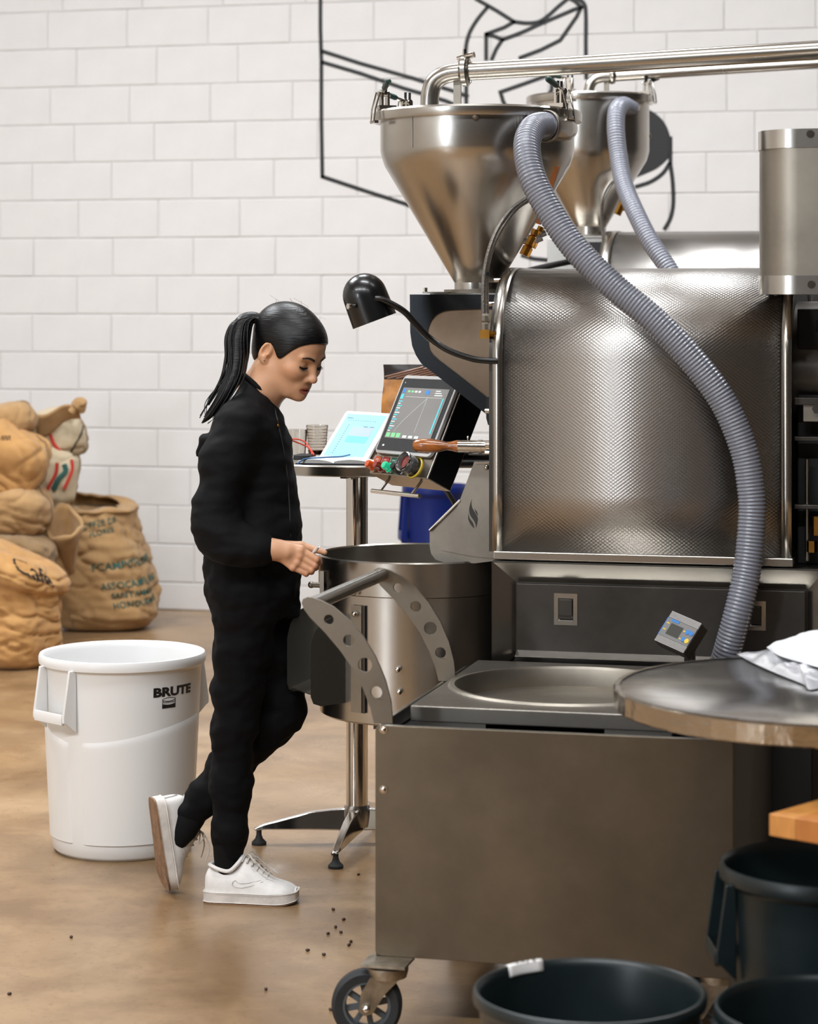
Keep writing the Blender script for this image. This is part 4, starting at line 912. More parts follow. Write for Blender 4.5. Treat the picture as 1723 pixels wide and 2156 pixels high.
for i in range(46):
    a = rnd.uniform(0, 6.28); rad = rnd.uniform(.6, 1.05); pts = []; rs = []; stop = rnd.choice([6, 7, 8, 9, 9, 10]); ox, oz = rnd.uniform(-.012, .012), rnd.uniform(-.012, .02)
    for j, (u, v, d, r) in enumerate(core[:stop]):
        t = j / (len(core) - 1); fan = 1 + (.5 * t * t if rad > .9 else 0)
        pts.append(cw_(B(u, v, d) + Vector((math.cos(a + t) * r * rad * fan + ox * t * t, math.sin(a + t) * r * rad * .8, oz * t * t * .6)))); rs.append(max(.0006, rnd.uniform(.0035, .0055) * (1 - .85 * t)))
    q = cr(pts, 5); tail.tube(q, list(np.interp(np.linspace(0, 1, len(q)), np.linspace(0, 1, len(rs)), rs)), 6)
for pts in ([(520, 668), (500, 676), (488, 700), (487, 740), (478, 775), (470, 800)], [(512, 740), (470, 800), (440, 840), (434, 870), (430, 884)], [(505, 760), (480, 790), (462, 812), (448, 826)], [(500, 770), (455, 818), (432, 850), (433, 880)]):
    q = cr([cw_(B(u, v, -.05)) for u, v in pts], 6); tail.tube(q, list(np.linspace(.0022, .0006, len(q))), 5)
tail.build('ponytail', HAIRM, hair, smooth=180)
fly = MB()
for i in range(14):
    t = i / 13; a = H(.07 - .15 * t, -.03 + .06 * rnd.random(), .105 + .02 * math.sin(3 * t)); fly.tube([cw_(a - hu * .015), cw_(a + hu * .004 + hf * rnd.uniform(-.02, .02)), cw_(a + hu * rnd.uniform(.002, .010) + hf * rnd.uniform(-.05, .05))], [.0004, .0003, .0002], 4)
fly.build('loose_strands', HAIRM, hair)
# ---------------------------------------------------------------- jacket and trousers
CLOTH = pmat('black_jacket_cloth', (9, 9, 11), .8, 0, bump=(14, .25, .02), spec=.2)
CLOTH2 = pmat('black_trouser_cloth', (8, 8, 10), .85, 0, bump=(12, .3, .02), spec=.16)
KNIT = pmat('black_rib_knit', (14, 14, 15), .9, 0, bump=(220, .5, .002), spec=.2)
jk = Field()
rows = [(1168, 628, 424, .035, .145), (1140, 635, 424, .035, .155), (1101, 635, 428, .035, .155), (1053, 627, 432, .035, .150), (992, 621, 434, .035, .150), (932, 612, 436, .03, .155), (900, 602, 442, .03, .165), (872, 589, 455, .03, .160), (850, 579, 474, .025, .130), (828, 572, 497, .02, .085), (810, 566, 506, .018, .066), (788, 560, 504, .018, .062)]
jk.stack([(B(0, v).z, B((f + b) / 2, 0).x, (f - b) / 2 * PXM, ZB + dy, bb_) for v, f, b, dy, bb_ in rows], .03)
jk.chain([(B(508, 895, -.105), .062), (B(474, 970, -.125), .060), (B(456, 1060, -.140), .050), (B(453, 1110, -.145), .046), (B(458, 1128, -.150), .045), (B(490, 1148, -.160), .043), (B(535, 1156, -.158), .036), (B(556, 1158, -.155), .031)], .045)
jk.chain([(B(500, 900, .185), .070), (B(466, 1060, .215), .052), (B(464, 1110, .215), .048), (B(530, 1160, .21), .040), (B(560, 1170, .205), .034)], .03)
jk.cap(B(432, 930, .02), B(419, 956, .02), .022, .010, .012); jk.cap(B(470, 930, -.1), B(424, 957, -.03), .014, .008, .012)
pn0 = B(545, 819, .018)
jk.add(lambda x, y, z: -((x - pn0.x) * .628 + (z - pn0.z) * .778), B(552, 800, .018), .09, .006, True)
b_ = jk.bounds(); jp, jf = jk.mesh([axis(b_[i][0], b_[i][1], [], .0055, .0055) for i in range(3)])
jac = pobj('jacket', jp, jf, CLOTH, body, wob=(.007, (10, 10, 22), 3.1), smoothing=3); jac['label'] = 'black zip bomber jacket'
col_ = []
for i in range(28):
    a = 2 * math.pi * i / 28; col_.append(cw_(B(545 + 34 * math.cos(a), 815 + 27 * math.cos(a), .018 + .057 * math.sin(a))))
col2 = [cw_(B(541 + 43 * math.cos(2 * math.pi * i / 28), 834 + 27 * math.cos(2 * math.pi * i / 28), .020 + .074 * math.sin(2 * math.pi * i / 28))) for i in range(28)]
cb_ = MB().tube(col_, .0075, 12, closed=True); n_ = len(cb_.v); cb_.add(col_ + [a.lerp(b, .5) + (a - b).normalized() * .004 for a, b in zip(col_, col2)] + col2, [(k * 28 + i, k * 28 + (i + 1) % 28, (k + 1) * 28 + (i + 1) % 28, (k + 1) * 28 + i) for k in (0, 1) for i in range(28)])
cb_.build('collar', KNIT, jac, smooth=180)
cu0, cu1 = cw_(B(546, 1157, -.156)), cw_(B(567, 1157.5, -.155))
MB().lathe([(.026, -.002), (.0305, .0), (.031, .010), (.030, .022), (.0275, .027), (.0235, .027), (.0235, .0)], cu0, 28, cu1 - cu0).build('cuff', KNIT, jac)
def hit(fd, u, v, z0=6.0, z1=6.9):
    zs = np.linspace(z0, z1, 300); d = fd.ev([CF(u, v, z) for z in zs]); i = int(np.argmax(d < 0)); return C2W(CF(u, v, zs[i] - .004))
zp = MB().tube([hit(jk, 584, 880), hit(jk, 585, 893)], .0018, 6).ball(hit(jk, 585, 896), .004, 8, 6).build('zip_pull', BRASS, jac)
MB().tube([hit(jk, u, v) for u, v in ((576, 850), (580, 865), (584, 882), (592, 920), (600, 960), (606, 1010), (610, 1070), (612, 1130))], .0022, 6).build('zip', BLACKP, jac)
tr_ = Field()
rows = [(1300, 628, 452, .035, .115), (1250, 634, 430, .035, .140), (1200, 632, 424, .035, .148), (1150, 628, 428, .035, .140)]
tr_.stack([(B(0, v).z, B((f + b) / 2, 0).x, (f - b) / 2 * PXM, ZB + dy, bb_) for v, f, b, dy, bb_ in rows], .03)
tr_.chain([(B(523, 1240, -.02), .092), (B(512, 1365, -.005), .075), (B(502, 1450, .0), .065), (B(494, 1530, .0), .058), (B(486, 1650, .0), .054), (B(482, 1750, .0), .044), (B(480, 1792, .0), .040)], .03)
tr_.chain([(B(545, 1250, .09), .092), (B(566, 1365, .095), .080), (B(589, 1460, .095), .066), (B(596, 1502, .095), .056), (B(575, 1525, .094), .058), (B(484, 1612, .088), .054), (B(432, 1675, .085), .044), (B(402, 1712, .082), .038)], .03)
b_ = tr_.bounds(); tp_, tf_ = tr_.mesh([axis(b_[i][0], b_[i][1], [], .0055, .0055) for i in range(3)])
tro = pobj('trousers', tp_, tf_, CLOTH2, body, wob=(.009, (12, 12, 20), 8.7), smoothing=3); tro['label'] = 'loose black trousers'
MB().tube([cw_(B(480, 1775, 0)), cw_(B(478, 1805, 0)), cw_(B(474, 1850, .0))], [.041, .036, .024], 18).build('sock', KNIT, body)
MB().tube([cw_(B(420, 1690, .083)), cw_(B(402, 1722, .081)), cw_(B(388, 1750, .079)), cw_(B(372, 1776, .077))], [.038, .039, .034, .024], 18).build('sock', KNIT, body)
# ---------------------------------------------------------------- shoes
SHOE = pmat('white_leather', (232, 228, 224), .45, 0, var=(30, .12), bump=(120, .15, .001)); SOLE = pmat('white_rubber', (222, 214, 206), .55, 0, var=(24, .25)); GUM = pmat('tan_outsole', (150, 116, 88), .7, 0, var=(40, .4), bump=(110, .5, .003)); LACE = pmat('lace', (206, 198, 188), .7); STIT = pmat('stitch_grey', (184, 178, 172), .7)
def shoe(o, ex, ey, ez, lbl, loose):
    q = lambda x, y, z: o + ex * x + ey * y + ez * z
    st = [(.000, .016, .070), (.006, .027, .088), (.018, .034, .097), (.040, .037, .088), (.062, .038, .084), (.082, .039, .094), (.100, .041, .118), (.112, .0415, .121), (.135, .044, .107), (.160, .047, .082), (.185, .049, .066), (.208, .048, .058), (.226, .043, .053), (.240, .033, .047), (.248, .020, .040)]
    zb = .024; n = 20; rings = []
    for x, w, h in st:
        r = []
        for i in range(n + 1):
            a = math.pi * i / n; c, s = math.cos(a), math.sin(a); e = .62 if x < .09 else .8
            narrow = 1 - .42 * s ** 1.5 * (1 if .08 < x < .19 else .25)
            r.append(q(x, w * math.copysign(abs(c) ** e, c) * narrow, zb + (h - zb) * s ** e))
        rings.append(r)
    mb = MB(); m = n + 1
    vs = [p for r in rings for p in r]; fs = [(j * m + i, j * m + i + 1, (j + 1) * m + i + 1, (j + 1) * m + i) for j in range(len(st) - 1) for i in range(n)]
    fs += [tuple(range(m)), tuple(range((len(st) - 1) * m, len(st) * m))[::-1]]
    up = mb.add(vs, fs).build('shoe', SHOE, body, smooth=180, sub=1); up['label'] = lbl
    ol = [(x - (.003 if x < .1 else -.003), w + .004) for x, w, h in st]; out = [(x, y) for x, y in ol] + [(x, -y) for x, y in ol[::-1]]
    def slab(nm, z0, z1, grow, mat):
        lift = lambda x: max(0, (x - .19)) ** 2 * 2.2
        cl = cr([(x, y * grow, 0) for x, y in out] + [(out[0][0], out[0][1] * grow, 0)], 3)[:-1]
        A = [q(p.x, p.y, z0 + lift(p.x)) for p in cl]; C_ = [q(p.x, p.y, z1 + lift(p.x) * .6) for p in cl]; k = len(cl)
        MB().add(A + C_, [tuple(range(k)), tuple(range(k, 2 * k))[::-1]] + [(i, (i + 1) % k, k + (i + 1) % k, k + i) for i in range(k)]).build(nm, mat, up, smooth=50, bevel=.002)
    slab('midsole', .0045, .030, 1.0, SOLE); slab('outsole', 0, .005, .98, GUM)
    MB().tube([q(x - (.0035 if x < .1 else -.0035), w + .0042, .0255) for x, w, h in st], .0007, 4).tube([q(x, -(w + .0042), .0255) for x, w, h in st], .0007, 4).build('sole_stitching', STIT, up)
    # collar rim
    rim = [q(x, y, z) for x, y, z in ((.010, 0, .096), (.022, .026, .098), (.045, .031, .090), (.070, .031, .088), (.092, .028, .108), (.102, 0, .122), (.092, -.028, .108), (.070, -.031, .088), (.045, -.031, .090), (.022, -.026, .098))]
    MB().tube(cr(rim + [rim[0]], 4)[:-1], .0055, 8, closed=True).build('collar', SHOE, up)
    lc = MB()
    for i in range(6):
        t = i / 5; x = .106 + .066 * t; h = np.interp(x, [a for a, b, c in st], [c for a, b, c in st]); w = .021
        lc.tube(cr([q(x - .004, -w, h - .009), q(x, -w * .4, h + .001), q(x + .002, w * .4, h + .001), q(x + .006, w, h - .009)], 4), .0028, 6)
    hx = .110; hz = .122
    for s in (-1, 1):
        lc.tube(cr([q(hx, 0, hz), q(hx + .012, .020 * s, hz + .008), q(hx + .030, .030 * s, hz - .012), q(hx + .022, .014 * s, hz - .006), q(hx + .002, .002 * s, hz + .002)], 5), .002, 6)
        lc.tube(cr([q(hx, 0, hz), q(hx + .022, .018 * s, hz + (.012 if loose else -.004)), q(hx + .052, .026 * s, hz + (.014 if loose else -.030)), q(hx + .082, .024 * s, hz + (.0 if loose else -.050))], 5), .0018, 6)
    lc.build('laces', LACE, up)
    for s in (-1, 1):
        sw = [(.078, .052), (.088, .046), (.105, .045), (.130, .051), (.158, .060), (.172, .066), (.150, .064), (.125, .059), (.104, .056), (.094, .058), (.086, .064), (.080, .060)]
        def side(x, z):
            w = np.interp(x, [a for a, b, c in st], [b for a, b, c in st]); h = np.interp(x, [a for a, b, c in st], [c for a, b, c in st]); sn = min(.98, max(.02, (z - zb) / (h - zb))) ** (1 / (.62 if x < .09 else .8)); cc = math.sqrt(1 - sn * sn)
            return q(x, s * (w * cc ** (.62 if x < .09 else .8) * (1 - .42 * sn ** 1.5 * (1 if .08 < x < .19 else .25)) + .0006), z)
        MB().tube([side(x, z) for x, z in sw], .0007, 4, closed=True).build('side_mark', STIT, up)
    return up
fz_ = ZB + .005
s0 = C2W(CF(434, 1896, fz_)); s0.z = 0
yw = R_(-6); sx_ = RV * math.cos(yw) + FV * math.sin(yw); sy_ = -RV * math.sin(yw) + FV * math.cos(yw)
shoe(s0, sx_, sy_, EZ, 'white low top leather shoe planted flat', False)
lx_ = (RV * .13 + FV * .02 - EZ * .99).normalized(); lz0 = (RV * .93 + FV * .36 + EZ * .12); lz_ = (lz0 - lx_ * lz0.dot(lx_)).normalized(); ly_ = lz_.cross(lx_)
s1 = C2W(CF(319, 1703, ZB + .075))
tip = s1 + lx_ * .248; s1.z += .012 - tip.z if tip.z < .012 else 0
shoe(s1, lx_, ly_, lz_, 'white low top leather shoe raised on its toe', True)
# marker pen held in the hand
ma, mb_ = cw_(B(659, 1166, dh + .020)), cw_(B(671, 1150, dh - .018)); md_ = mb_ - ma
mk = thing('marker_pen', 'small white marker pen held between the fingers', 'pen', ma)
MB().lathe([(0, -.09), (.0048, -.09), (.0048, md_.length * .75), (.0042, md_.length * .8), (.0042, md_.length * .9)], ma, 20, md_).build('barrel', WHITEP, mk)
MB().lathe([(.0042, md_.length * .9), (.0042, md_.length), (.003, md_.length), (.003, md_.length * .95), (0, md_.length * .95)], ma, 20, md_).build('cap', pmat('cap_white', (244, 244, 244), .3), mk)
# ================================================================ WEIGHING CART
FX0, FX1, FYc, FZ0, FZ1 = -1.340, -.552, 5.066, .173, .681
ca = thing('weighing_cart', 'brushed steel rolling cart with round well and perforated push handle', 'cart', ((FX0 + FX1) / 2, 5.5, 0))
MB().prism(rrect((FX0, FYc, FZ0), EX, EZ, FX1 - FX0, FZ1 - FZ0, .012, 4), (0, .004, 0)).build('front_panel', CART, ca, bevel=.0015)
MB().box((FX0 + .004, FYc + .004, FZ1 - .016), (FX1 - .004, FYc + .03, FZ1 - .002)).build('panel_lip', STEEL, ca, bevel=.002)
CBY = 5.95
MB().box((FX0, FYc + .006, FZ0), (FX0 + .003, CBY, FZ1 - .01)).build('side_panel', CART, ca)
MB().box((FX1 - .003, FYc + .006, FZ0), (FX1, CBY, FZ1 - .01)).build('side_panel', DULLBLK, ca)  # right side coloured black to carry the shade on it
MB().box((FX0 + .004, CBY - .003, FZ0), (FX1 - .004, CBY, FZ1 - .01)).build('back_panel', CART, ca)
MB().box((FX0 + .004, FYc + .006, FZ0 + .002), (FX1 - .004, CBY - .004, FZ0 + .012)).build('bottom_panel', STEELX, ca)
MB().box((FX0 + .005, FYc + .035, .60), (FX1 - .005, CBY - .01, .645)).build('inner_tray', DULLBLK, ca)
for x in (FX0 + .003, FX1 - .012): MB().box((x, FYc + .03, FZ1 - .03), (x + .009, CBY, FZ1 + .002)).build('side_rail', STEEL, ca, bevel=.002)
px0, px1, py0, py1 = -1.298, -.687, 5.218, 5.935
hc = Vector(((px0 + px1) / 2, 5.575, .702)); hr = .282
TOPM = pmat('cart_top_steel', (150, 144, 136), .32, 1, var=(5, .25), rvar=.1)
MB().prism([(px0, py0, .702), (px1, py0, .702), (px1, py1, .702), (px0, py1, .702)], (0, 0, -.036), [circ((hc.x, hc.y, .702), EX, EY, hr, 64)]).build('top_plate', TOPM, ca, bevel=.003)
MB().lathe([(hr + .012, .7022), (hr + .006, .7075), (hr - .004, .7075), (hr - .008, .700), (hr - .012, .66), (.20, .655), (0, .653)], (hc.x, hc.y, 0), 72).build('well_rim', STEELD, ca)
for x in (px0 + .02, px1 - .17): MB().box((x, py0 + .02, .645), (x + .15, py0 + .06, .667)).build('load_cell', STEEL, ca)
for v in (1536, 1662): p = PY(808, v, FYc); MB().cyl(p + Vector((0, .004, 0)), p - Vector((0, .003, 0)), .009, 16).ball(p - Vector((0, .002, 0)), (.0075, .006, .0075), 12, 8).build('bolt', CHROME, ca)
arm_o = [(827, 1524), (826, 1500), (823.8, 1477), (812, 1431), (792, 1384), (766, 1341), (737, 1306), (702, 1277), (676, 1264), (660, 1259), (647, 1257), (638, 1261), (635, 1270), (640, 1283), (652.5, 1300), (684, 1332), (716, 1370), (742.5, 1407.6), (766, 1454), (780, 1492), (787.5, 1524)]
holes = [(692.6, 1304.6, 10.5), (735, 1348.7, 12.5), (769, 1400, 15), (792.7, 1457.5, 12.5)]
AY = FYc + .006; px = 5.24 / FPX
oa = [PY(u, v, AY) for u, v in arm_o]; ha = [circ(PY(u, v, AY), EX, EZ, r * px, 20) for u, v, r in holes]
ADY = .62
ARMM = pmat('arm_plate_steel', (126, 118, 106), .42, 1, var=(5, .2))
MB().prism(oa, (0, .006, 0), ha).build('handle_arm', ARMM, ca, smooth=20, bevel=.001)
dz = Vector((.0, ADY, .0))
MB().prism([p + dz for p in oa], (0, .006, 0), [[p + dz for p in h] for h in ha]).build('handle_arm', ARMM, ca, smooth=20, bevel=.001)
b0 = PY(655, 1274, AY); MB().cyl(b0 + Vector((0, .006, 0)), b0 + Vector((0, ADY, 0)), .0165, 28).build('handle_bar', STEEL, ca)
TYRE = pmat('tyre_rubber', (34, 36, 38), .75, 0, var=(30, .3)); HUB = pmat('grey_wheel_hub', (74, 80, 84), .5)
ZINC = pmat('zinc_plate', (176, 168, 154), .4, 1, var=(20, .5))
def caster(cx, cy, yawd, par, top):
    r = .0775; d = Vector((math.cos(R_(yawd)), math.sin(R_(yawd)), 0)); ax = Vector((-d.y, d.x, 0))   # d rolling direction, ax axle
    c = Vector((cx, cy, r)); sw = Vector((cx, cy, 0)) + d * .045
    k = MB().lathe([(r - .025, -.019), (r - .008, -.021), (r, -.010), (r, .010), (r - .008, .021), (r - .025, .019), (r - .025, -.019)], c, 48, ax).build('caster', TYRE, par)
    hb = MB().lathe([(r - .024, -.018), (r - .030, -.018), (r - .032, -.008), (r - .032, .008), (r - .030, .018), (r - .024, .018)], c, 48, ax).lathe([(0, -.022), (.020, -.022), (.020, .022), (0, .022)], c, 24, ax)
    for i in range(8):
        a = math.pi * 2 * i / 8 + .2; e = d * math.cos(a) + EZ * math.sin(a); t = -d * math.sin(a) + EZ * math.cos(a)
        hb.obox(c + e * .016 - t * .0055 - ax * .008, e * .034, t * .011, ax * .016)
    hb.build('wheel_hub', HUB, k)
    for s in (-1, 1):
        o = c + ax * (.029 * s)
        MB().prism([o + EZ * (top - .03 - r) + d * .008, o + EZ * (top - .03 - r) + d * .075, o + EZ * .03 + d * .04, o + EZ * -.012 + d * .014, o + EZ * -.017 - d * .002, o + EZ * -.008 - d * .016, o + EZ * .03 - d * .012], ax * (.003 * s)).build('fork', ZINC, k, smooth=20)
    MB().cyl(c - ax * .04, c + ax * .04, .009, 6).ball(c - ax * .04, .009, 10, 8).build('axle_bolt', CHROME, k)
    MB().lathe([(.0, top - .034), (.042, top - .034), (.046, top - .02), (.046, top - .012), (.036, top - .006), (0, top - .006)], (sw.x, sw.y, 0), 28).box((sw.x - .05, sw.y - .045, top - .006), (sw.x + .05, sw.y + .045, top)).build('swivel_plate', ZINC, k)
w1 = P(773, 2112, 5.20)
caster(w1.x, w1.y, 12, ca, FZ0); caster(FX1 - .09, FYc + .10, 8, ca, FZ0); caster(FX0 + .05, CBY - .10, -30, ca, FZ0); caster(FX1 - .09, CBY - .10, 30, ca, FZ0)
# ---------------------------------------------------------------- scale display
si = thing('scale_display', 'grey scale display with blue and yellow keys standing behind the cart well', 'scale display', P(1440, 1500, 5.94))
fz = 5.82; A_ = [P(1417, 1286, fz), P(1470, 1309, fz - .06), P(1432, 1381, fz - .075), P(1364, 1354, fz - .015)]
wv = (A_[1] - A_[0]); hv = (A_[3] - A_[0]); hv = hv - wv * hv.dot(wv) / wv.dot(wv); nv = wv.cross(hv).normalized(); nv = -nv if nv.dot(FV) < 0 else nv
o = A_[0]; wv = wv.normalized() * .098; hv = hv.normalized() * .088
ALU = pmat('ribbed_aluminium', (176, 174, 172), .4, .7); KEYP = pmat('grey_key_sheet', (118, 116, 114), .5)
MB().obox(o, wv, hv, nv * .035).build('display_case', pmat('case_black', (22, 22, 23), .5), si, bevel=.004)
fq = lambda a, b, d=.0: o + wv * a + hv * b - nv * (.001 + d)
def fquad(nm, a, b, w, h, m, d=.0): return MB().obox(fq(a, b, d), wv * w, hv * h, -nv * .0012).build(nm, m, si, smooth=0)
for k in range(5):
    fquad('ribbed_strip', .01, .01 + k * .04, .98, .028, ALU); fquad('ribbed_strip', .01, .79 + k * .04, .98, .028, ALU)
fquad('key_sheet', .02, .21, .96, .57, KEYP); fquad('display_window', .2, .34, .40, .34, pmat('lcd_dark', (66, 66, 62), .3), .001)
BK = pmat('key_blue', (52, 120, 190), .5); YK = pmat('key_yellow', (224, 190, 50), .5)
fquad('brand_strip', .16, .22, .24, .07, BK, .001)
for a, b, m in ((.74, .34, BK), (.86, .34, BK), (.74, .58, BK), (.86, .58, YK)):
    c = fq(a + .03, b + .06, .0012); MB().prism(circ(c, wv.normalized(), hv.normalized(), .0062, 14), -nv * .0015).build('key', m, si, smooth=0)
for a, b in ((.64, .40), (.64, .64)): fquad('key_arrow', a, b, .09, .03, YK, .001)
for a, b in ((.06, .36), (.06, .56)): fquad('key_arrow', a, b, .09, .03, YK, .001)
fquad('edge_stripe', .0, .21, .02, .57, BK, .0)
m = o + wv * .55 + hv * .6 + nv * .035; MB().obox(m, wv * .2, nv * .03, Vector((0, 0, -.05))).cyl(m + nv * .02 + wv * .1, (m + nv * .02 + wv * .1).xy.to_3d() + EZ * .64, .012, 12).build('stand', BLACKM, si)
# ================================================================ BISTRO TABLES
ALUT = pmat('swirled_aluminium', (226, 223, 220), .12, 1, var=(16, .2), bump=(7, .14, .004), stretch=(1, 3, 1), rvar=.12)
BANDED = pmat('banded_rim_steel', (178, 168, 154), .16, 1, bump=(22, .3, .006))
def round_table(name, label, c, z, r, th, mat, rimmat, colr, feet, bev, ftop=.11):
    t = thing(name, label, 'table', (c.x, c.y, 0))
    MB().lathe([(0, z - th + .004), (r - .02, z - th + .004), (r - .004, z - .004), (r - .012, z), (0, z)], (c.x, c.y, 0), 96).build('table_top', mat, t, smooth=30)
    MB().lathe([(r - .022, z - th), (r - .002, z - th), (r, z - th + .003), (r, z - .002), (r - .003, z + .0015), (r - .013, z + .0015)], (c.x, c.y, 0), 96 if rimmat is STEEL else 52).build('rim_band', rimmat, t, smooth=30 if rimmat is STEEL else 0)
    MB().lathe([(colr, ftop), (colr, z - th - .03), (colr * 1.02, z - th - .03), (colr * 1.02, z - th + .002)], (c.x, c.y, 0), 32).build('column', CHROME, t)
    MB().lathe([(0, .055), (colr * 1.25, .055), (colr * 1.3, ftop - .01), (colr * 1.1, ftop + .008), (0, ftop + .008)], (c.x, c.y, 0), 24).build('base_hub', STEEL, t)
    for fv in feet:
        d = Vector((fv[0], fv[1], 0)); L = d.length; d.normalize(); n = Vector((-d.y, d.x, 0)); mb = MB(); ring = []
        for a, zt, zb, w in ((.02, ftop, .045, .026), (L * .45, .098, .047, .021), (L * .9, .062, .046, .015), (L, .05, .042, .011)):
            b0 = Vector((c.x, c.y, 0)) + d * a; ring.append([b0 + n * w * .6 + EZ * zt, b0 - n * w * .6 + EZ * zt, b0 - n * w + EZ * zb, b0 + n * w + EZ * zb])
        vs = [p for r4 in ring for p in r4]; fs = [(3, 2, 1, 0), (12, 13, 14, 15)]
        for i in range(3): fs += [(4 * i + k, 4 * i + (k + 1) % 4, 4 * i + 4 + (k + 1) % 4, 4 * i + 4 + k) for k in range(4)]
        f = mb.add(vs, fs).build('foot_arm', CHROME, t, bevel=.006, seg=3)
        e = Vector((c.x, c.y, 0)) + d * (L - .015)
        MB().lathe([(0, 0), (.022, 0), (.022, .008), (.012, .018), (.008, .03), (.008, .046), (0, .046)], e, 20).build('foot_pad', RUBBER, f)
    return t
tc = P(752, 1777, 7.1); tc.z = 0
def gv(u, v): g = PZ(u, v, 0) - tc; return (g.x, g.y)
f1, f2_ = Vector(gv(535, 1778)), Vector(gv(705, 1830))
TTZ = 1.147
bt = round_table('bistro_table', 'tall round steel bistro table holding the tablet behind the person', tc, TTZ, .29, .030, STEELD, STEEL, .0325, [f1, f2_, -f1, -f2_], 0)
MB().box(tuple(P(716, 1008, 6.98)), tuple(P(741, 992, 7.03))).box(tuple(P(741, 1010, 6.98)), tuple(P(758, 990, 7.08))).build('tilt_catch', STEEL, bt, bevel=.002)
fc = P(1768, 1450, 4.74); fc.z = 0
round_table('bistro_table', 'round swirled aluminium bistro table in the foreground with plastic bags on it', fc, CH - 800 * 4.74 / FPX, .45, .040, ALUT, BANDED, .035, [(.24, .24), (-.24, .24), (-.24, -.24), (.24, -.24)], 0)
# things on the tall table
gl = pmat('clear_glass', (235, 232, 226), .03, 0, trans=1, ior=1.45); COF = pmat('milky_coffee', (176, 96, 40), .3)
def tumbler(u, Z, r, h, label, ribs, liquid):
    b = P(u, 900, Z); b.z = TTZ + .001; n = 40; prof = [(0, 0), (r * .80, 0)]
    for i in range(1, n + 1):
        t = i / n; prof.append((r * (.80 + .2 * t) + (.0012 * math.sin(t * 2 * math.pi * 11) if ribs and .25 < t < .97 else 0), h * t))
    prof += [(r * (.80 + .2 * i / n) - .003, h * i / n) for i in (n, n * 3 // 4, n // 2, n // 4)] + [(r * .79 - .002, .008), (0, .008)]
    g = thing('drinking_glass', label, 'glass', b)
    MB().lathe(prof, b, 36).build('tumbler', gl, g, smooth=60)
    if liquid: MB().lathe([(0, .009), (r * .79 - .003, .009), (r * .86 - .003, h * liquid), (0, h * liquid)], b, 30).build('coffee', COF, g)
tumbler(668, 7.24, .034, .098, 'ribbed drinking glass with a little milky coffee beside the tablet', 1, .22)
tumbler(625, 7.22, .033, .085, 'plain clear drinking glass half hidden behind the person', 0, 0)
# tablet
to = P(671, 957, 7.16); to.z = TTZ + .004; tlt = R_(36); th_ = (EZ * math.cos(tlt) + cb * math.sin(tlt)); tn = cw.cross(th_).normalized(); tn = tn if tn.dot(FV) < 0 else -tn
tb = thing('tablet', 'white tablet leaning on its stand with a pale blue spreadsheet on screen', 'tablet', to)
TW, TH = .252, .172
MB().prism(rrect(to, cw, th_, TW, TH, .010), -tn * .007).build('tablet_body', pmat('tablet_white', (240, 240, 240), .25, coat=.3), tb, bevel=.0015)
tq = lambda a, b, d=.0004: to + cw * a + th_ * b + tn * d
sc_ = MB().obox(tq(.018, .010, .0002), cw * (TW - .045), th_ * (TH - .020), tn * .0003).build('tablet_screen', pmat('pale_blue_screen', (150, 200, 222), .2, emit=((160, 205, 226), .30)), tb, smooth=0)
TB1 = pmat('cell_lilac', (165, 182, 215), .3, emit=((160, 178, 212), .3)); TB2 = pmat('cell_teal', (120, 198, 212), .3, emit=((110, 195, 210), .3)); TB3 = pmat('cell_ink', (80, 110, 130), .4, emit=((80, 110, 130), .3))
def tquad(a, b, w, h, m, nm): MB().obox(tq(a, b, .0007), cw * w, th_ * h, tn * .0002).build(nm, m, sc_, smooth=0)
tquad(.085, .085, .11, .032, TB1, 'sheet_cells'); tquad(.085, .062, .11, .023, TB2, 'sheet_cells')
for i in range(14): tquad(.055, .02 + i * .0078, .006, .002, TB3, 'sheet_row')
for i in range(12): tquad(.04 + i * .013, .138, .004, .002, TB3, 'sheet_mark')
tquad(.14, .118, .022, .0022, TB3, 'sheet_mark'); tquad(.172, .118, .022, .0022, TB3, 'sheet_mark'); tquad(.03, .146, .03, .002, TB3, 'sheet_mark')
MB().lathe([(.006, 0), (.0052, .0006)], tq(TW - .014, TH / 2, .0004), 20, tn).build('home_button', pmat('ring_grey', (190, 190, 190), .4), tb)
MB().obox(tq(.01, .004, -.012), cw * (TW - .006), th_ * (TH - .004), -tn * .002).obox(tq(.03, .06, -.014), cw * (TW - .06), (cb * .10 - EZ * .05 + th_ * 0).normalized() * .06, th_ * .003).build('stand_cover', pmat('brown_case', (120, 84, 52), .6), tb)
# notebook
NBW = pmat('paper', (232, 230, 226), .7); NBC = pmat('navy_cover', (24, 30, 46), .5)
nb0 = P(622, 972, 6.90); nb0.z = TTZ + .0005; ndx = (RV * .985 - FV * .17).normalized(); ndy = (FV * .985 + RV * .17).normalized()
nb = thing('notebook', 'open white notebook with blue ribbon lying on the tall bistro table', 'notebook', nb0)
MB().obox(nb0, ndx * .228, ndy * .15, EZ * .004).build('cover', NBC, nb, bevel=.001)
def pages(a0, a1, side):
    def fn(t, k): a = a0 + (a1 - a0) * t; return nb0 + ndx * a + ndy * (.004 + k * .142) + EZ * (.005 + .010 * math.sin(math.pi * (t * .9 + .1)) ** .7)
    mb = MB().grid(fn, 12, 2); n = len(mb.v); mb.add([nb0 + ndx * a + ndy * (.004 + k * .142) + EZ * .004 for k in (0, 1) for a in (a0, a1)], [])
    top = list(range(12)); mb.f += [tuple(top[::-1] + [n, n + 1]), tuple(list(range(12, 24)) + [n + 3, n + 2])]
    mb.build('page_block', NBW, nb, smooth=40)
pages(.004, .112, 0); pages(.114, .224, 1)
RIB = pmat('blue_ribbon', (40, 98, 150), .6)
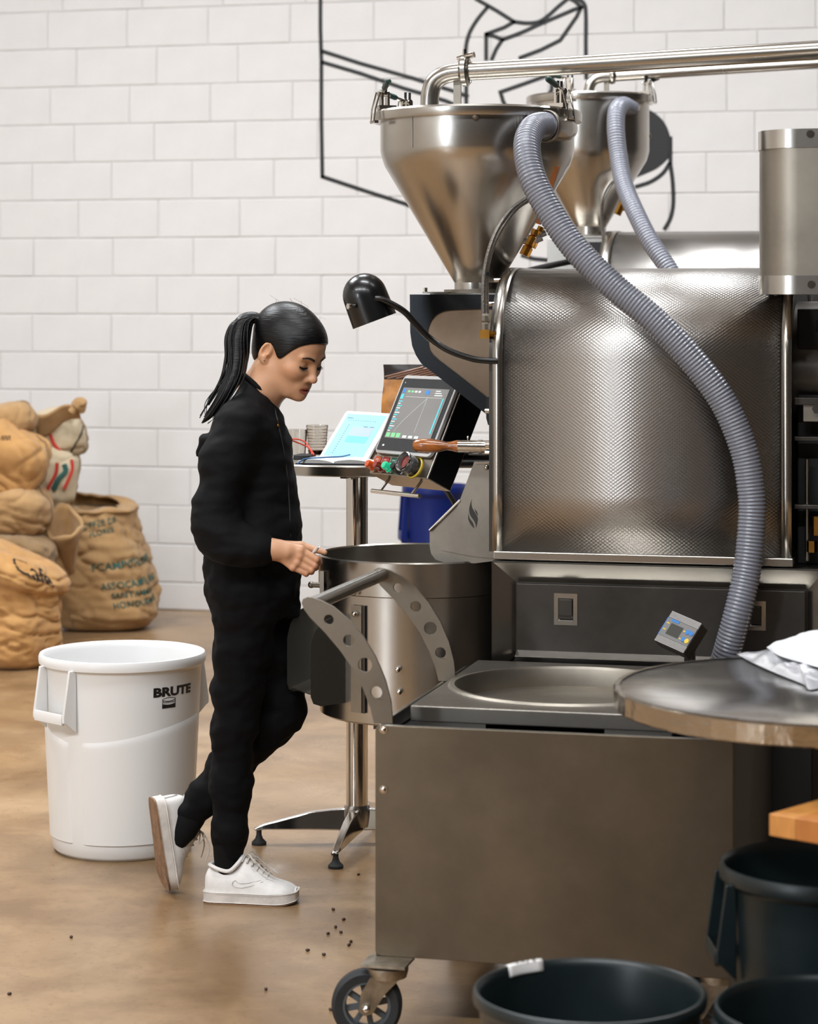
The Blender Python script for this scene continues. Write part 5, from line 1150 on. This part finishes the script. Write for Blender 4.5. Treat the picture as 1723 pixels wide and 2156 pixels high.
rb = cr([nb0 + ndx * .135 + ndy * .135 + EZ * .0215, nb0 + ndx * .118 + ndy * .08 + EZ * .019, nb0 + ndx * .08 + ndy * .03 + EZ * .0195, nb0 + ndx * .03 + ndy * .004 + EZ * .016, nb0 + ndx * .012 - ndy * .012 + EZ * .004, nb0 + ndx * .004 - ndy * .016 - EZ * .022], 6)
MB().tube(rb, .0022, 6).build('ribbon', RIB, nb)
bx = P(617, 952, 7.12); bx.z = TTZ
single(MB().prism(rrect(bx, ndx, ndy, .052, .09, .006), EZ * .014).build('phone', BLACKP, bevel=.002), 'black phone lying by the red cable on the tall table', 'phone')
RED = pmat('red_cable', (206, 58, 34), .45)
tp = lambda u, v, Z: P(u, v, Z)
single(MB().tube(cr([tp(604, 932, 7.18), tp(612, 925, 7.18), tp(628, 925, 7.18), tp(643, 931, 7.18), tp(652, 943, 7.16), tp(659, 953, 7.12), tp(661, 958, 7.1)], 6), .0022, 8).tube(cr([tp(612, 926, 7.18), tp(632, 934, 7.19), tp(646, 940, 7.18), tp(655, 950, 7.16), tp(657, 957, 7.14)], 6), .0022, 8).build('cable', RED), 'thin red cable looped over the phone on the tall table', 'cable')
# coffee bag
bo = P(806, 862, 7.20); bo.z = TTZ + .001
cbag = thing('coffee_bag', 'orange brown coffee bag with dark striped top standing behind the screen', 'bag', bo + RV * .1)
def bagfn(front):
    def fn(a, t):
        x = a * .21; taper = (1 - t) ** .8; d = .045 * taper * (math.sin(math.pi * a) ** .5 if 0 < a < 1 else 0)
        return bo + RV * (x + .004 * math.sin(9 * t)) + EZ * (.283 * t) + FV * (-d if front else d) + FV * .004 * noise.noise((x * 30, t * 9, 3 if front else 5))
    return fn
KRAFT = pmat('printed_orange_bag', (212, 142, 66), .4, 0, var=(24, .5, (120, 66, 28)), bump=(30, .3, .004))
mb = MB().grid(lambda a, t: bagfn(1)(a, t * .84), 14, 14).grid(lambda a, t: bagfn(0)(1 - a, t * .84), 14, 14); mb.build('bag_body', KRAFT, cbag)
DKB = pmat('dark_bag_top', (44, 34, 32), .35)
tpm = MB().grid(lambda a, t: bagfn(1)(a, .84 + t * .16), 14, 6).grid(lambda a, t: bagfn(0)(1 - a, .84 + t * .16), 14, 6).build('bag_top', DKB, cbag)
for i in range(9):
    mb = MB(); a0 = -.12 + i * .13
    pts = [(a0 + .04 + .17 * k, .85 + .032 * k) for k in np.linspace(0, 4.4, 9)]; pts = [(a, min(t, .985)) for a, t in pts if .01 < a < .99 and t < .985]
    if len(pts) > 1: mb.tube([bagfn(1)(a, t) - FV * .001 for a, t in pts], .0028, 5).build('stripe', pmat('stripe_brown', (150, 112, 92), .4), tpm)
# ================================================================ BINS
def bin_(name, label, c, r, h, mat, handles, txt=None, panel=True, taper=.82, grp=None, part_label=None):
    t = thing(name, label, 'bin', (c.x, c.y, 0), grp)
    rb = r * taper; wall_ = lambda z: rb + (r * .955 - rb) * (z / h)
    t_ = r * .024
    prof = [(0, .004), (rb * .6, .004), (rb * .93, 0), (rb * .985, .012 * h / .58), (rb * 1.0, .04)]
    prof += [(wall_(z), z) for z in np.linspace(.06, h * .93, 10)]
    prof += [(r * .962, h * .945), (r * .995, h * .952), (r, h * .965), (r * .998, h * .985), (r * .985, h * .998), (r * .968, h), (r * .945, h * .992), (r * .938, h * .965)]
    prof += [(wall_(h * .93) - t_, h * .93), (rb - t_, .05), (rb * .9 - t_, .015), (0, .012)]
    MB().lathe(prof, (c.x, c.y, 0), 96).build('shell', mat, t, smooth=50)
    W = lambda a, z, e=0: Vector((c.x, c.y, 0)) + Vector((math.cos(a), math.sin(a), 0)) * (wall_(z) + e) + EZ * z
    for a in handles:
        e = Vector((math.cos(a), math.sin(a), 0)); n = Vector((-e.y, e.x, 0)); mb = MB(); hw = r * .27
        z1, z0 = h * .955, h * .70
        for s in (-1, 1):
            o = Vector((c.x, c.y, 0)) + n * hw * s
            mb.prism([o + e * (r * .90) + EZ * z1, o + e * (r * 1.0) + EZ * z1, o + e * (r * 1.085) + EZ * (z0 + h * .03), o + e * (r * 1.085) + EZ * z0, o + e * (r * 1.05) + EZ * (z0 - .004), o + e * (r * .90) + EZ * (z0 - h * .06)], n * (.010 * s))
        o = Vector((c.x, c.y, 0)) - n * hw
        mb.prism([o + e * (r * 1.085) + EZ * (z0 + h * .045), o + e * (r * 1.10) + EZ * (z0 + h * .02), o + e * (r * 1.095) + EZ * (z0 - h * .012), o + e * (r * 1.04) + EZ * (z0 - h * .015), o + e * (r * 1.05) + EZ * (z0 + h * .035)], n * 2 * hw)
        mb.build('grab_handle', mat, t, smooth=30, bevel=.003)
    if panel:
        for a0, a1, st in panel:
            def up(t2): return h * (.60 + .10 * (3 * t2 * t2 - 2 * t2 ** 3)) if st else h * (.66 - .07 * t2)
            def fn(t2, k):
                a = a0 + (a1 - a0) * t2; z = .05 + (up(t2) - .05) * k
                ed = min(t2 / .05, (1 - t2) / .05, (1 - k) / .05, 1); return W(a, z, .0045 * max(0, min(1, ed)) ** .5 - .001)
            MB().grid(fn, 40, 30).build('raised_panel', mat, t, smooth=60)
    return t, W
ZW = 7.06; wc = P(258, 1783, ZW); wc.z = 0
camang = math.atan2(-FV.y, -FV.x)
wb, WW = bin_('round_bin', 'white plastic round bin with BRUTE lettering on the floor behind the person', wc, .2475, .582, WHITEP, [camang - R_(46), camang + R_(134)], panel=[(camang - R_(26), camang + R_(84), 1), (camang - R_(80), camang - R_(36), 0)], taper=.84)
INKB = pmat('black_print', (22, 20, 20), .5)
def cylmap(W, ang0, z0, e=.001): return lambda x, y: W(camang + ang0 + x / .235, z0 + y, e)
tz_ = .478
MB().text('BRUTE', cylmap(WW, R_(29), tz_), .035, .05, sx=1.42).build('lettering', INKB, wb, smooth=0)
fm0 = cylmap(WW, R_(36.5), tz_ - .036); fm = lambda x, y: fm0(x * 1.4, y * 1.1)
lg = MB()
def rr2(x0, y0, x1, y1): return [fm(x0 + (x1 - x0) * a, y0 + (y1 - y0) * b) for a, b in ((0, 0), (.5, -.05), (1, 0), (1, 1), (.5, 1.08), (0, 1))]
lg.f.append(()); lg.f.pop()
def ply(pts): n = len(lg.v); lg.v += [fm(x, y) for x, y in pts]; lg.f.append(tuple(range(n, n + len(pts))))
for x0, x1, y0, y1 in ((0, .0015, 0, .024), (.0335, .035, 0, .024), (0, .035, -.0005, .001)): ply([(x0, y0), (x1, y0), (x1, y1), (x0, y1)])
arc = lambda yb, am, n=8, s=1: [(.035 * i / n, yb + s * am * math.sin(math.pi * i / n)) for i in range(n + 1)]
def strip(a, b):
    for k in range(len(a) - 1): ply([a[k], a[k + 1], b[k + 1], b[k]])
for yb in (.0245, .0225): up_ = arc(yb, .004, s=1 if yb > .024 else -1); strip([(x, y - .0016) for x, y in up_], up_)
low = arc(.0118, .003, s=-1); strip([(x, 0) for x, y in low], low); lg.build('logo', INKB, wb, smooth=0)
MB().text('Rubbermaid', cylmap(WW, R_(37.2), tz_ - .036 + .0148), .0088, .01).build('logo_lettering', INKB, wb, smooth=0)
GREY = pmat('dark_green_grey_plastic', (19, 29, 31), .36, 0, var=(14, .25), bump=(200, .1, .001), spec=.45)
b1 = P(1242, 2082, 4.085); b1.z = 0
gb1, G1 = bin_('round_bin', 'dark green round bin with a paper tag on its rim, before the cart', b1, .2015, .43, GREY, [camang + R_(4), camang - R_(176)], None, None, .82, 'dark bins in front of the cart')
b3 = P(1757, 2119, 3.98); b3.z = 0
gb3, G3 = bin_('round_bin', 'dark green grey round bin cut off by the lower corner beside the tagged bin', b3, .2015, .43, GREY, [camang + R_(4), camang - R_(176)], None, None, .82, 'dark bins in front of the cart')
b2 = P(1743, 1816, 4.43); b2.z = 0
gb2, G2 = bin_('round_bin', 'taller dark green grey round bin under the wooden bench corner', b2, .2015, .567, GREY, [camang - R_(88), camang + R_(92)], None, None, .84, 'dark bins in front of the cart')
# paper tag over the rim of the first bin
tg = MB(); ang = [camang + R_(180 + a) for a in (48, 40, 32, 24)]
TAGM = pmat('tag_paper', (226, 222, 218), .7)
def tagpt(a, k):
    e = Vector((math.cos(a), math.sin(a), 0)); r = .2015
    pr = [(r + .0015, .418), (r * .999, .4275), (r * .97, .4325), (r * .945, .430), (r * .928, .418), (r * .925, .412)]
    i = min(int(k * 5), 4); f = k * 5 - i; rr = pr[i][0] + (pr[i + 1][0] - pr[i][0]) * f; zz = pr[i][1] + (pr[i + 1][1] - pr[i][1]) * f
    return Vector((b1.x, b1.y, 0)) + e * rr + EZ * zz
a_hi, a_lo = camang + R_(180 + 38), camang + R_(180 + 15)
if True:
    # angle of the tag: the far left part of the rim, measured in the photograph
    def rim_angle(u, v): g = PZ(u, v, .43) - Vector((b1.x, b1.y, .43)); return math.atan2(g.y, g.x)
    a_hi, a_lo = rim_angle(1062, 2034), rim_angle(1135, 2018)
pt_ = single(MB().grid(lambda s, k: tagpt(a_hi + (a_lo - a_hi) * s, k), 8, 11).build('paper_tag', TAGM, solid=.0006), 'small white handwritten paper tag on the rim of the dark bin', 'tag')
MB().text('9:45/6', lambda x, y: tagpt(a_hi + (a_lo - a_hi) * (.25 + x / .075), .62 - y / .035) + EZ * .0012, .018, 0).build('handwriting', INKB, pt_, smooth=0)
# blue bin by the wall
BLUEP = pmat('blue_plastic', (14, 32, 96), .4, 0, spec=.3)
bb = P(917, 1010, 10.8); bb.z = 0
bin_('round_bin', 'blue plastic bin standing by the wall behind the control screen', bb, .152, .80, BLUEP, [camang - R_(80), camang + R_(100)], None, None, .72)
# ================================================================ WOODEN BENCH, PLASTIC BAGS
BW = pmat('butcher_block', (206, 142, 72), .35, 0, var=(7, .5, (150, 84, 34)), stretch=(1, 9, 1), coat=.3)
bc = P(1620, 1713, 4.2); d1 = (RV * .663 + FV * .749); d2 = (RV * .749 - FV * .663); btk = .039
be = thing('wooden_bench', 'thick butcher block bench top jutting in over the tall dark bin', 'bench', (bc + (d1 + d2) * .35).xy.to_3d())
stv = [0, .055, .115, .17, .23, .30, .37, .44, .51, .58, .65, .70]
for i in range(len(stv) - 1):
    MB().obox(bc - EZ * btk + d2 * stv[i], d2 * (stv[i + 1] - stv[i] - .0004), d1 * .70, EZ * btk).build('stave', pmat('butcher_block_%d' % (i % 3), [(206, 142, 72), (190, 120, 56), (214, 156, 88)][i % 3], .35, 0, var=(7, .5, (150, 84, 34)), stretch=(3, 3, 1), coat=.3), be, bevel=.0015)
for a, b in ((.22, .28), (.22, .62), (.62, .28), (.62, .62)):
    p = bc + d1 * a + d2 * b; MB().box((p.x - .025, p.y - .025, 0), (p.x + .025, p.y + .025, bc.z - btk)).build('leg', BW, be)
FILM = pmat('plastic_film', (196, 196, 200), .16, 0, coat=.5, trans=.25, bump=(18, .35, .01), sss=0)
PAPW = pmat('white_bag', (206, 206, 208), .5, 0, bump=(14, .3, .01))
ttz = CH - 800 * 4.74 / FPX + .002
def crumple(poly, hmax, seed, name, mat, label, z0=0.0, nr=16):
    """crumpled flat bag: a low dome over an outline on the table"""
    c = sum((Vector(p) for p in poly), Vector((0, 0, 0))) / len(poly); ol = cr(list(poly) + [poly[0]], 6)[:-1]; n = len(ol); vs = []; fs = []
    for j in range(nr):
        t = j / (nr - 1)
        for i, p in enumerate(ol):
            q = p.lerp(c, t); hh = hmax * (1 - (1 - t) ** 2.2) * (.7 + .5 * noise.noise((q.x * 9 + seed, q.y * 9, seed))) + .012 * t ** .3 * noise.noise((q.x * 26, q.y * 26 + seed, 2))
            rid = .012 * abs(noise.noise((q.x * 14 + seed * 3, q.y * 6, 7))) * min(1, t * 3)
            vs.append(Vector((q.x, q.y, z0 + max(.001, hh + rid))))
    for j in range(nr - 1):
        for i in range(n): k = (i + 1) % n; fs.append((j * n + i, j * n + k, (j + 1) * n + k, (j + 1) * n + i))
    m = len(vs); vs += [Vector((p.x, p.y, z0)) for p in ol]; fs += [(m + i, m + (i + 1) % n, (i + 1) % n, i) for i in range(n)]; fs.append(tuple(m + i for i in range(n))[::-1])
    return single(MB().add(vs, fs).build(name, mat, smooth=50), label, 'plastic bag')
tpz = lambda u, v: PZ(u, v, ttz)
crumple([tpz(1552, 1378), tpz(1600, 1374), tpz(1680, 1372), tpz(1790, 1376), tpz(1800, 1420), tpz(1715, 1452), tpz(1690, 1440), tpz(1640, 1420), tpz(1590, 1398)], .030, 3, 'plastic_bag', FILM, 'crumpled clear plastic bag spread on the swirled bistro table', ttz)
crumple([tpz(1615, 1385), tpz(1660, 1379), tpz(1740, 1378), tpz(1820, 1384), tpz(1830, 1425), tpz(1750, 1432), tpz(1690, 1418), tpz(1640, 1402)], .050, 8, 'plastic_bag', PAPW, 'white folded bag lying over the clear plastic bag', ttz + .022)
# ================================================================ COFFEE BEANS ON THE FLOOR
BEAN = pmat('coffee_bean', (58, 32, 20), .5)
for i, (u, v) in enumerate([(515, 1736), (755, 1843), (702, 1917), (724, 1938), (707, 1954), (648, 2003), (739, 1985), (682, 2012), (691, 1968), (150, 1975), (108, 1660), (700, 1800), (697, 2128), (735, 1992), (718, 1965), (20, 2095), (560, 2085)]):
    g = PZ(u, v, 0); ro_ = Matrix.Rotation(i * 1.3, 3, 'Z')
    o = MB().ball(g + EZ * .0035, (.0058, .0042, .0036), 10, 8, ro_).build('coffee_bean', BEAN)
    single(o, 'small dark coffee bean dropped on the concrete floor', 'coffee bean', 'coffee beans scattered on the floor')
# ================================================================ BURLAP SACKS
def burlap(name, c1, c2):
    m = pmat(name, c1, .9, 0, var=(7, .55, c2), bump=(420, .5, .003), sheen=.2, spec=.15); return m
BUR = [burlap('burlap_tan', (184, 148, 104), (150, 112, 70)), burlap('burlap_orange', (198, 152, 98), (168, 120, 68)), burlap('burlap_grey', (150, 122, 88), (120, 92, 62)), burlap('burlap_pale', (208, 192, 164), (182, 158, 122))]
GRP = pmat('green_sack_print', (48, 92, 84), .9); BLP = pmat('black_sack_print', (44, 36, 30), .9); RDP = pmat('red_sack_print', (186, 52, 40), .9)
class Sack:
    """a filled sack: rings along a leaning axis, flattened, wrinkled"""
    def __init__(s, c, rx, ry, h, lean=(0, 0), yaw=0, sq=2.6, seed=1, prof=None, tilt=0.0):
        s.tilt = tilt; s.c = Vector(c); s.rx, s.ry, s.h, s.lean, s.yaw, s.sq, s.seed = rx, ry, h, Vector((lean[0], lean[1], 0)), yaw, sq, seed
        s.prof = prof or [(0, .55), (.03, .78), (.1, .95), (.3, 1.03), (.55, 1.0), (.8, .93), (.92, .86), (1, .80)]
    def S(s, a, t, e=0.0):
        k = np.interp(t, [p[0] for p in s.prof], [p[1] for p in s.prof]); c, n = math.cos(a), math.sin(a)
        rad = (abs(c) ** s.sq + abs(n) ** s.sq) ** (-1 / s.sq)
        w = .034 * noise.noise((c * 1.6 + s.seed * 7, n * 1.6, t * 2.6)) + .010 * noise.noise((c * 3, n * 3 + s.seed * 3, t * 16))
        g = noise.noise((c * 1.3 + s.seed, n * 1.3 + s.seed * 2, t * 7 + c)); w -= .016 * max(0, 1 - abs(g) * 7) ** 1.5; g = noise.noise((c * 2.6 + s.seed * 4, n * 2.6, t * 4.2 - n)); w -= .010 * max(0, 1 - abs(g) * 6) ** 1.5
        rr = rad * k
        p = Vector((c * rr * s.rx, n * rr * s.ry, 0)); q = p.normalized() * (w * min(1, t * 8) + e); p += q
        cy, sy = math.cos(s.yaw), math.sin(s.yaw); p = Vector((p.x * cy - p.y * sy, p.x * sy + p.y * cy, 0))
        return s.c + p + RV * (s.lean.x * t) + FV * (s.lean.y * t) + EZ * (s.h * t + s.tilt * (p.dot(RV)) * max(0, t - .3) / .7)
    def build(s, name, label, mat, top='tuck', group='burlap coffee sacks heaped by the wall', rimw=.05, na=110, nt=64):
        t = thing(name, label, 'sack', s.c, group)
        mb = MB().grid(lambda u, v: s.S(u * 2 * math.pi, v), na, nt, closed=True)
        n = len(mb.v); last = [(nt - 1) * na + i for i in range(na)]
        topc = s.c + RV * s.lean.x + FV * s.lean.y + EZ * s.h
        deep = top == 'open'
        for k, (f, dz) in enumerate(((.86, .004), (.66, -.02), (.52, -.07), (.40, -.12), (.02, -.13)) if deep else ((.82, .0), (.55, -.015), (.28, -.03), (.02, -.035))):
            ring = []
            for i in range(na):
                a = 2 * math.pi * i / na; p = s.S(a, 1).lerp(topc, 1 - f); p.z += dz + .035 * noise.noise((math.cos(a) * 1.7 + s.seed, math.sin(a) * 1.7, k * .7)) * (1 if k < 2 else .3); ring.append(len(mb.v)); mb.v.append(p)
            for i in range(na): mb.f.append((last[i], last[(i + 1) % na], ring[(i + 1) % na], ring[i]))
            last = ring
        mb.f.append(tuple(last)); mb.f.append(tuple(range(na))[::-1])
        o = mb.build('sack_body', mat, t, smooth=180)
        if deep:
            def fl(u, v):
                a = u * 2 * math.pi; p = s.S(a, .985, .003); o_ = p - topc; o_.z = 0; L = o_.length; o_.normalize()
                lf, bk_ = -o_.dot(RV), o_.dot(FV); up = rimw * (.25 + .95 * max(0, lf) ** 2 + .7 * max(0, bk_) + .25 * noise.noise((math.cos(a) * 2.2 + s.seed * 2, math.sin(a) * 2.2, 4)))
                inw = .35 if lf < .3 else .12
                return p + EZ * (up * math.sin(v * 1.9)) - o_ * (L * inw * v * v) + o_ * (.016 * math.sin(v * 3.1) + .018 * noise.noise((math.cos(a) * 4, math.sin(a) * 4 + s.seed, v * 1.5)))
            MB().grid(fl, na, 10, closed=True).build('open_mouth', mat, t, smooth=180, solid=.008)
        return t
    def ang(s, u, v):
        """angle and height on the sack nearest a pixel"""
        best = None
        for i in range(120):
            a = 2 * math.pi * i / 120
            for j in range(40):
                p = s.S(a, j / 39); q = p - Vector((0, 0, CH)); Z = q.dot(FV); uu = CX + FPX * q.dot(RV) / Z; vv = HY - FPX * q.z / Z
                d = (uu - u) ** 2 + (vv - v) ** 2 + Z * 400
                if best is None or d < best[0]: best = (d, a, j / 39)
        return best[1], best[2]
    def write(s, t, body, u, v, size, mat, sgn=1, bold=.012, slope=0.0, sx=1):
        a0, t0 = s.ang(u, v); r = (s.rx + s.ry) / 2
        MB().text(body, lambda x, y: s.S(a0 + x / r, min(.995, t0 + (y + x * slope) / s.h), .004), size, bold, sx=sx).build('printed_lettering', mat, t, smooth=0)
def gp(u, v): g = PZ(u, v, 0); return g
# big sack with green print, mouth open
s = Sack(gp(222, 1322), .285, .235, .60, lean=(-.10, -.0), yaw=R_(14), seed=2, prof=[(0, .62), (.03, .80), (.12, .98), (.35, 1.05), (.6, 1.0), (.85, .90), (1, .86)])
big = s.build('burlap_sack', 'open burlap sack with rows of green lettering standing by the wall', BUR[0], 'open', rimw=.07)
for body, u, v, sz in (('FCAMPOFLORES', 196, 1205, .052), ('ASSOCAMFLORES', 214, 1242, .046), ('SANTAMARIA', 232, 1262, .042), ('HONDURAS 69', 242, 1284, .042)): s.write(big, body, u, v, sz, GRP, slope=.1, sx=.95)
s.write(big, 'COFFEE DE', 165, 1118, .04, GRP, slope=.2); s.write(big, 'FLORES', 190, 1132, .036, GRP, slope=.2)
ear = cr([P(u, v, Z) for u, v, Z in ((97, 1112, 11.36), (108, 1078, 11.40), (130, 1058, 11.46), (150, 1068, 11.46), (172, 1098, 11.40), (166, 1118, 11.34), (140, 1126, 11.30), (112, 1134, 11.32), (97, 1112, 11.36))], 5)[:-1]; ebot = P(150, 1215, 11.52)
MB().grid(lambda u, v: ear[int(round(u * len(ear))) % len(ear)].lerp(ebot, v ** 1.2 * .9) + EZ * .02 * noise.noise((u * 9, v * 3, 1)) + RV * .015 * noise.noise((u * 6, v * 4, 5)), len(ear), 9, closed=True).build('folded_corner', BUR[0], big, smooth=180, solid=.014)
MB().tube([s.S(s.ang(118, 1130)[0], t, .003) for t in np.linspace(.02, .98, 30)], .005, 6).build('seam', BUR[2], big)
# bright folded sack in front
s = Sack(gp(24, 1400), .23, .20, .52, lean=(.0, -.0), yaw=R_(-10), seed=5, prof=[(0, .70), (.04, .86), (.15, .95), (.45, .95), (.62, .92), (.70, .95), (.76, 1.10), (.84, 1.16), (.92, 1.10), (1, .90)], tilt=-.38)
ft = s.build('burlap_sack', 'bright orange tan burlap sack nearest the white bin, printed Cafe', BUR[1], 'tuck')
s.write(ft, 'Cafe', 22, 1196, .10, BLP, bold=.004, slope=-.3); s.write(ft, 'especial', 56, 1216, .04, BLP, bold=.0, slope=-.1)
def lump(c, r, yaw, tilt, seed, mat, name, label, mouth=None, sq=2.8):
    """sack lying on its side: pillow shape"""
    t = thing(name, label, 'sack', c - EZ * r[2], 'burlap coffee sacks heaped by the wall'); c = Vector(c); rx, ry, rz = r
    Mx = Matrix.Rotation(yaw, 3, 'Z') @ Matrix.Rotation(tilt, 3, 'Y')
    def fn(u, v):
        a = u * 2 * math.pi; p = (v - .5) * math.pi; ca, sa, cp2, sp2 = math.cos(a), math.sin(a), math.cos(p), math.sin(p)
        f = lambda x, e: math.copysign(abs(x) ** e, x)
        q = Vector((rx * f(cp2, .55) * f(ca, .7), ry * f(cp2, .55) * f(sa, .7), rz * f(sp2, .75)))
        w = 1 + .14 * noise.noise((q.x * 6 + seed * 5, q.y * 6, q.z * 7)) + .03 * noise.noise((q.x * 5, q.y * 20 + seed, q.z * 34))
        g = noise.noise((q.x * 3 + seed * 3, q.y * 7, q.z * 11 + q.x * 5)); w -= .065 * max(0, 1 - abs(g) * 6) ** 1.5; g = noise.noise((q.x * 9 + seed, q.y * 9, q.z * 6 - q.x * 6)); w -= .04 * max(0, 1 - abs(g) * 6) ** 1.5; q = q * w
        return c + Mx @ q
    MB().grid(fn, 100, 56, closed=True).build('sack_body', mat, t, smooth=180)
    sm = MB().tube([fn(0.0, v) + (fn(0.0, v) - c).normalized() * .002 for v in np.linspace(.1, .9, 24)], .005, 6); sm.build('seam', BUR[2], t)
    return t, fn
Zs = 11.55
def sc3(u, v, Z): return P(u, v, Z)
lump(sc3(28, 1168, 11.3), (.20, .20, .105), .2, .04, 3, BUR[2], 'burlap_sack', 'grey brown burlap sack with a green seam low in the heap')
lump(sc3(22, 1078, 11.35), (.20, .19, .125), .1, -.03, 4, BUR[0], 'burlap_sack', 'plump burlap sack lying in the middle of the heap')
tt, fn_ = lump(sc3(10, 966, 11.35), (.205, .18, .175), .15, .38, 6, BUR[1], 'burlap_sack', 'golden burlap sack with small black marking leaning high on the heap')
for i, x in enumerate((2, 9, 16)):
    p = P(x, 927, 11.02); MB().tube([p, p + EZ * .022 + RV * .006, p + RV * .012 + EZ * .02, p + RV * .010], .0025, 5).build('printed_lettering', BLP, tt)
lump(sc3(8, 888, 11.45), (.16, .16, .085), .4, -.25, 9, BUR[0], 'burlap_sack', 'tan burlap sack with folded top on the summit of the heap')
# pale sack with red and green stripes
tw, fw = lump(sc3(108, 1000, 11.7), (.135, .13, .17), .5, .12, 12, BUR[3], 'burlap_sack', 'pale sack with red and green stripes standing against the wall')
def stripe(pts, mat, w=.009):
    q = []
    for u, v in pts:
        best = min(((a, b) for a in np.linspace(0, 1, 90) for b in np.linspace(.1, .95, 40)), key=lambda ab: (lambda p: ((CX + FPX * p.dot(RV) / p.dot(FV) - u) ** 2 + (HY - FPX * (p.z - CH) / p.dot(FV) - v) ** 2 + p.dot(FV) * 600))(fw(*ab)))
        p = fw(*best); q.append(p - FV * .004)
    MB().tube(cr(q, 4), w, 6).build('printed_stripe', mat, tw)
stripe([(121, 975), (117, 995), (104, 1020), (94, 1040)], RDP); stripe([(150, 968), (152, 990), (143, 1012), (135, 1030)], RDP); stripe([(136, 975), (137, 995), (126, 1012), (112, 1030)], GRP, .014); stripe([(87, 985), (90, 995)], GRP)
tw2, fw2 = lump(sc3(124, 912, 11.75), (.125, .12, .13), .3, -.35, 15, BUR[3], 'burlap_sack', 'pale open sack with red band and pointed corner on the striped sack')
fw = fw2; tw = tw2
stripe([(108, 912), (114, 930), (124, 945), (138, 958)], RDP); stripe([(73, 925), (80, 932)], RDP, .014); stripe([(94, 926), (98, 935)], GRP, .01); stripe([(176, 893), (170, 915), (158, 938), (146, 956)], BLP, .005)
MB().grid(lambda u, v: P(74 + 92 * u + 4 * v, 872 - 20 * u + (24 + 26 * (1 - u)) * v + 6 * math.sin(u * 7), 11.55 + .06 * v), 14, 8).build('folded_flap', BUR[0], tw2, solid=.008)
MB().tube(cr([P(150, 868, 11.56), P(160, 856, 11.56), P(168, 848, 11.56), P(174, 852, 11.56), P(170, 868, 11.58)], 5), [.02] * 5 + [.03] * 5 + [.028] * 5 + [.02] * 5 + [.012], 10).build('tied_corner', BUR[0], tw2)
